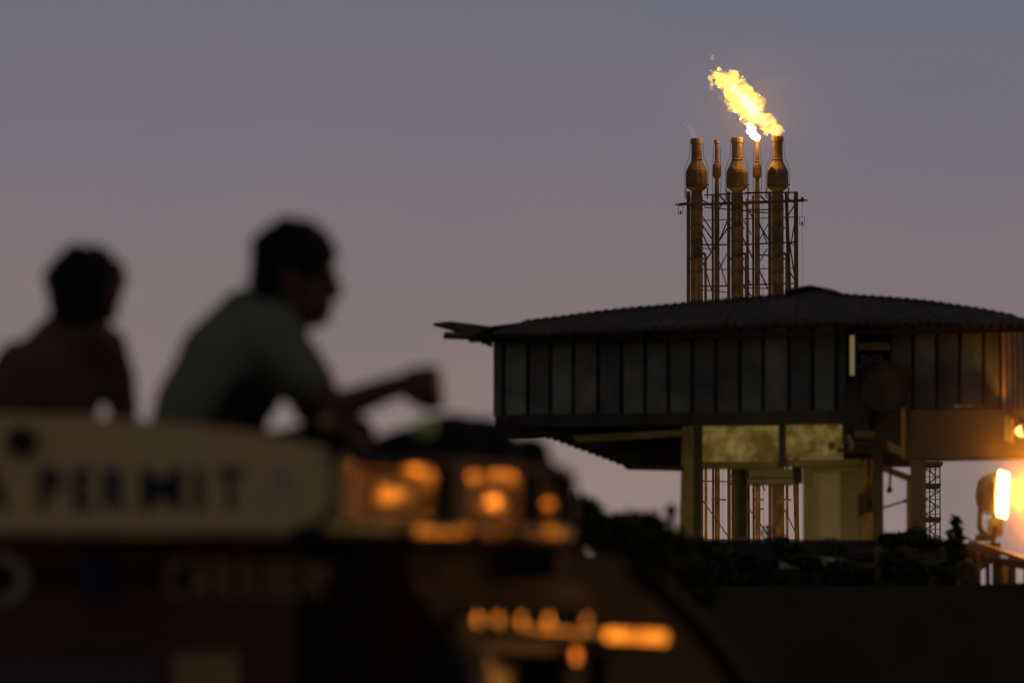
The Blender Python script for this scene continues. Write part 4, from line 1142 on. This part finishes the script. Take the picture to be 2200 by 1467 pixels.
# boy in the olive shirt, in profile, elbow on his knee and forearm held out
hc = q(637, 599); n0, n1 = q(612, 655), q(590, 695)
pel, wai, che, shc = q(440, 1010), q(452, 900), q(520, 780), q(566, 712)
sr, er, wr = q(600, 735, 21.34), q(718, 878, 21.28), q(848, 830, 21.25)
sl_, el, wl2 = q(612, 735, 21.68), q(660, 880, 21.50), q(712, 914, 21.26)
hipl, knl, anl = q(470, 1020, 21.62), q(762, 938, 21.5), q(792, 1205, 21.6)
hipr, knr, anr = q(470, 1020, 21.42), q(532, 850, 21.18), q(516, 1180, 21.25)  # near knee raised: its black trousers stand in for the shaded shirt front
toe = V((.16, -.02, -.03))
person('person in an olive shirt sitting in profile with one forearm held out', [
    ([hc + V((-.01, 0, -.03)), n0, n1, shc], [.055, .05, .055, .075]),
    ([pel, wai, che, shc], [.115, .11, .12, .085]), ([sr, shc, sl_], [.055, .08, .055]),
    ([sr, er, wr], [.052, .043, .032]), ([wr, wr + (wr - er).normalized() * .03], [.026, .024]),
    ([sl_, el, wl2], [.052, .038, .026]),
    ([pel, hipr, knr, anr], [.11, .085, .052, .036]), ([pel, hipl, knl, anl], [.11, .085, .052, .036]),
    ([anr, anr + toe], [.036, .03]), ([anl, anl + toe], [.036, .03])],
    [([pel + V((0, 0, .03)), wai, che, shc], [.135, .132, .138, .098]), ([sr, shc, sl_], [.072, .097, .072]), ([sr, sr.lerp(er, .62)], [.070, .058]), ([sl_, sl_.lerp(el, .62)], [.070, .058]),
     ([shc + V((-.048, 0, .03)), che + V((-.06, 0, -.0)), wai + V((-.035, 0, 0)), pel + V((-.02, 0, 0))], [.085, .11, .118, .12]), ([shc, n1], [.095, .07])],
    [([pel, hipr, knr, knr.lerp(anr, .9)], [.125, .09, .058, .05]), ([pel, hipl, knl, knl.lerp(anl, .9)], [.125, .09, .058, .05])],
    hc, V((1, -.12, -.10)), V((.10, 0, 1)), [(wr + V((.004, 0, 0)), (V((1, -.05, .10))), V((.05, 1, -.1)), 1.1, 1.15), (wl2, V((.5, -.6, -.05)), V((0, 0, -1)), .35, .9)],
    'shirt', (pel.x, pel.y, pel.z - .12), 1.12)
wt = tag(build('wristwatch', ball(tube(BM(), [wl2 + V((-.012, 0.02, .004)), wl2 + V((.008, -.012, 0))], .031, 16), wl2 + V((.022, -.02, .004)), (.014, .012, .017)), M['brass'], smooth=True), 'brass coloured wristwatch on the wrist resting on the knee', 'wristwatch')

# boy in the brown shirt, seen from behind, leaning on a straight arm
q2 = lambda x, y, Y=21.9: P(x, y, Y)
hc = q2(182, 656); n0, n1 = q2(180, 705), q2(172, 730)
pel, wai, che, shc = q2(70, 1020), q2(74, 920), q2(104, 830, 21.93), q2(150, 752, 21.95)
sr, er, wr = q2(226, 752, 21.93), q2(262, 850, 21.95), q2(280, 960, 21.98)
sl_, el, wl2 = q2(52, 800, 21.93), q2(-30, 890, 21.9), q2(-40, 1010, 21.9)
hipr, knr, anr = q2(120, 1030, 21.95), q2(170, 990, 22.3), q2(190, 1205, 22.35)
hipl, knl, anl = q2(40, 1030, 21.95), q2(50, 990, 22.32), q2(60, 1205, 22.4)
toe = V((.04, .15, -.03))
person('person in a dark brown shirt seen from behind leaning on one arm', [
    ([hc + V((-.0, 0, -.03)), n0, n1, shc], [.07, .068, .07, .08]),
    ([pel, wai, che, shc], [.12, .115, .125, .095]), ([sr, shc, sl_], [.055, .085, .055]),
    ([sr, er, wr], [.048, .036, .026]), ([sl_, el, wl2], [.05, .038, .027]),
    ([pel, hipr, knr, anr], [.11, .085, .055, .038]), ([pel, hipl, knl, anl], [.11, .085, .055, .038]),
    ([anr, anr + toe], [.036, .03]), ([anl, anl + toe], [.036, .03])],
    [([pel + V((0, 0, .03)), wai, che, shc], [.14, .135, .145, .112]), ([sr, shc, sl_], [.066, .10, .075]), ([sr, er, er.lerp(wr, .5)], [.064, .046, .04]), ([sl_, sl_.lerp(el, .8)], [.075, .062]),
     ([shc, n1, n0 + V((0, -.02, -.02))], [.105, .09, .078]), ([sl_, wai + V((-.05, 0, .02))], [.09, .12])],
    [([pel, hipr, knr, knr.lerp(anr, .9)], [.13, .09, .062, .05]), ([pel, hipl, knl, knl.lerp(anl, .9)], [.13, .09, .062, .05])],
    hc, V((.10, .95, -.3)), V((.02, .25, 1)), [(wr, V((.1, 0, -1)), V((0, 1, 0)), .15, .95), (wl2, V((0, .2, -1)), V((0, 1, 0)), .3, .95)],
    'shirt2', (pel.x, pel.y, pel.z - .12), 1.1, 1.12)

# ------------------------------------------------------------------ sodium yard lights beyond the right edge, mirrored in the truck's steel
def yard_light(x, y, z, power, label):
    t = thing('yard_light', label, 'yard light', (x, y, 0), 'amber yard lights right of the truck')
    bm = BM(); tube(bm, [(x, y, 0), (x, y, z)], [.09, .05], 10); build('pole', bm, M['steel'], t)
    aim = (V((-1, 19, 2)) - V((x, y, z))).normalized()
    c = V((x, y, z)) + aim * .25
    bm = BM(); bar(bm, V((x, y, z)) - aim * .1, c, .5, .4); build('head', bm, M['lampbody'], t)
    bm = BM(); bar(bm, c + aim * .004, c + aim * .02, .42, .32); build('lens', bm, emat('yard_lens', (1, .35, .04), 90), t)
    lamp('lamp', c + aim * .3, power, (1.0, .37, .035), .35, t, 120, V((-1, 19, 2)))


for x, y, z, p, w in ((26, 43, 5.0, 2300, 'lowest'), (33, 44, 6.0, 2300, 'farthest right'), (24, 46, 6.5, 1700, 'tallest')):
    yard_light(x, y, z, p, w + ' of the amber yard lights on poles beyond the right edge')
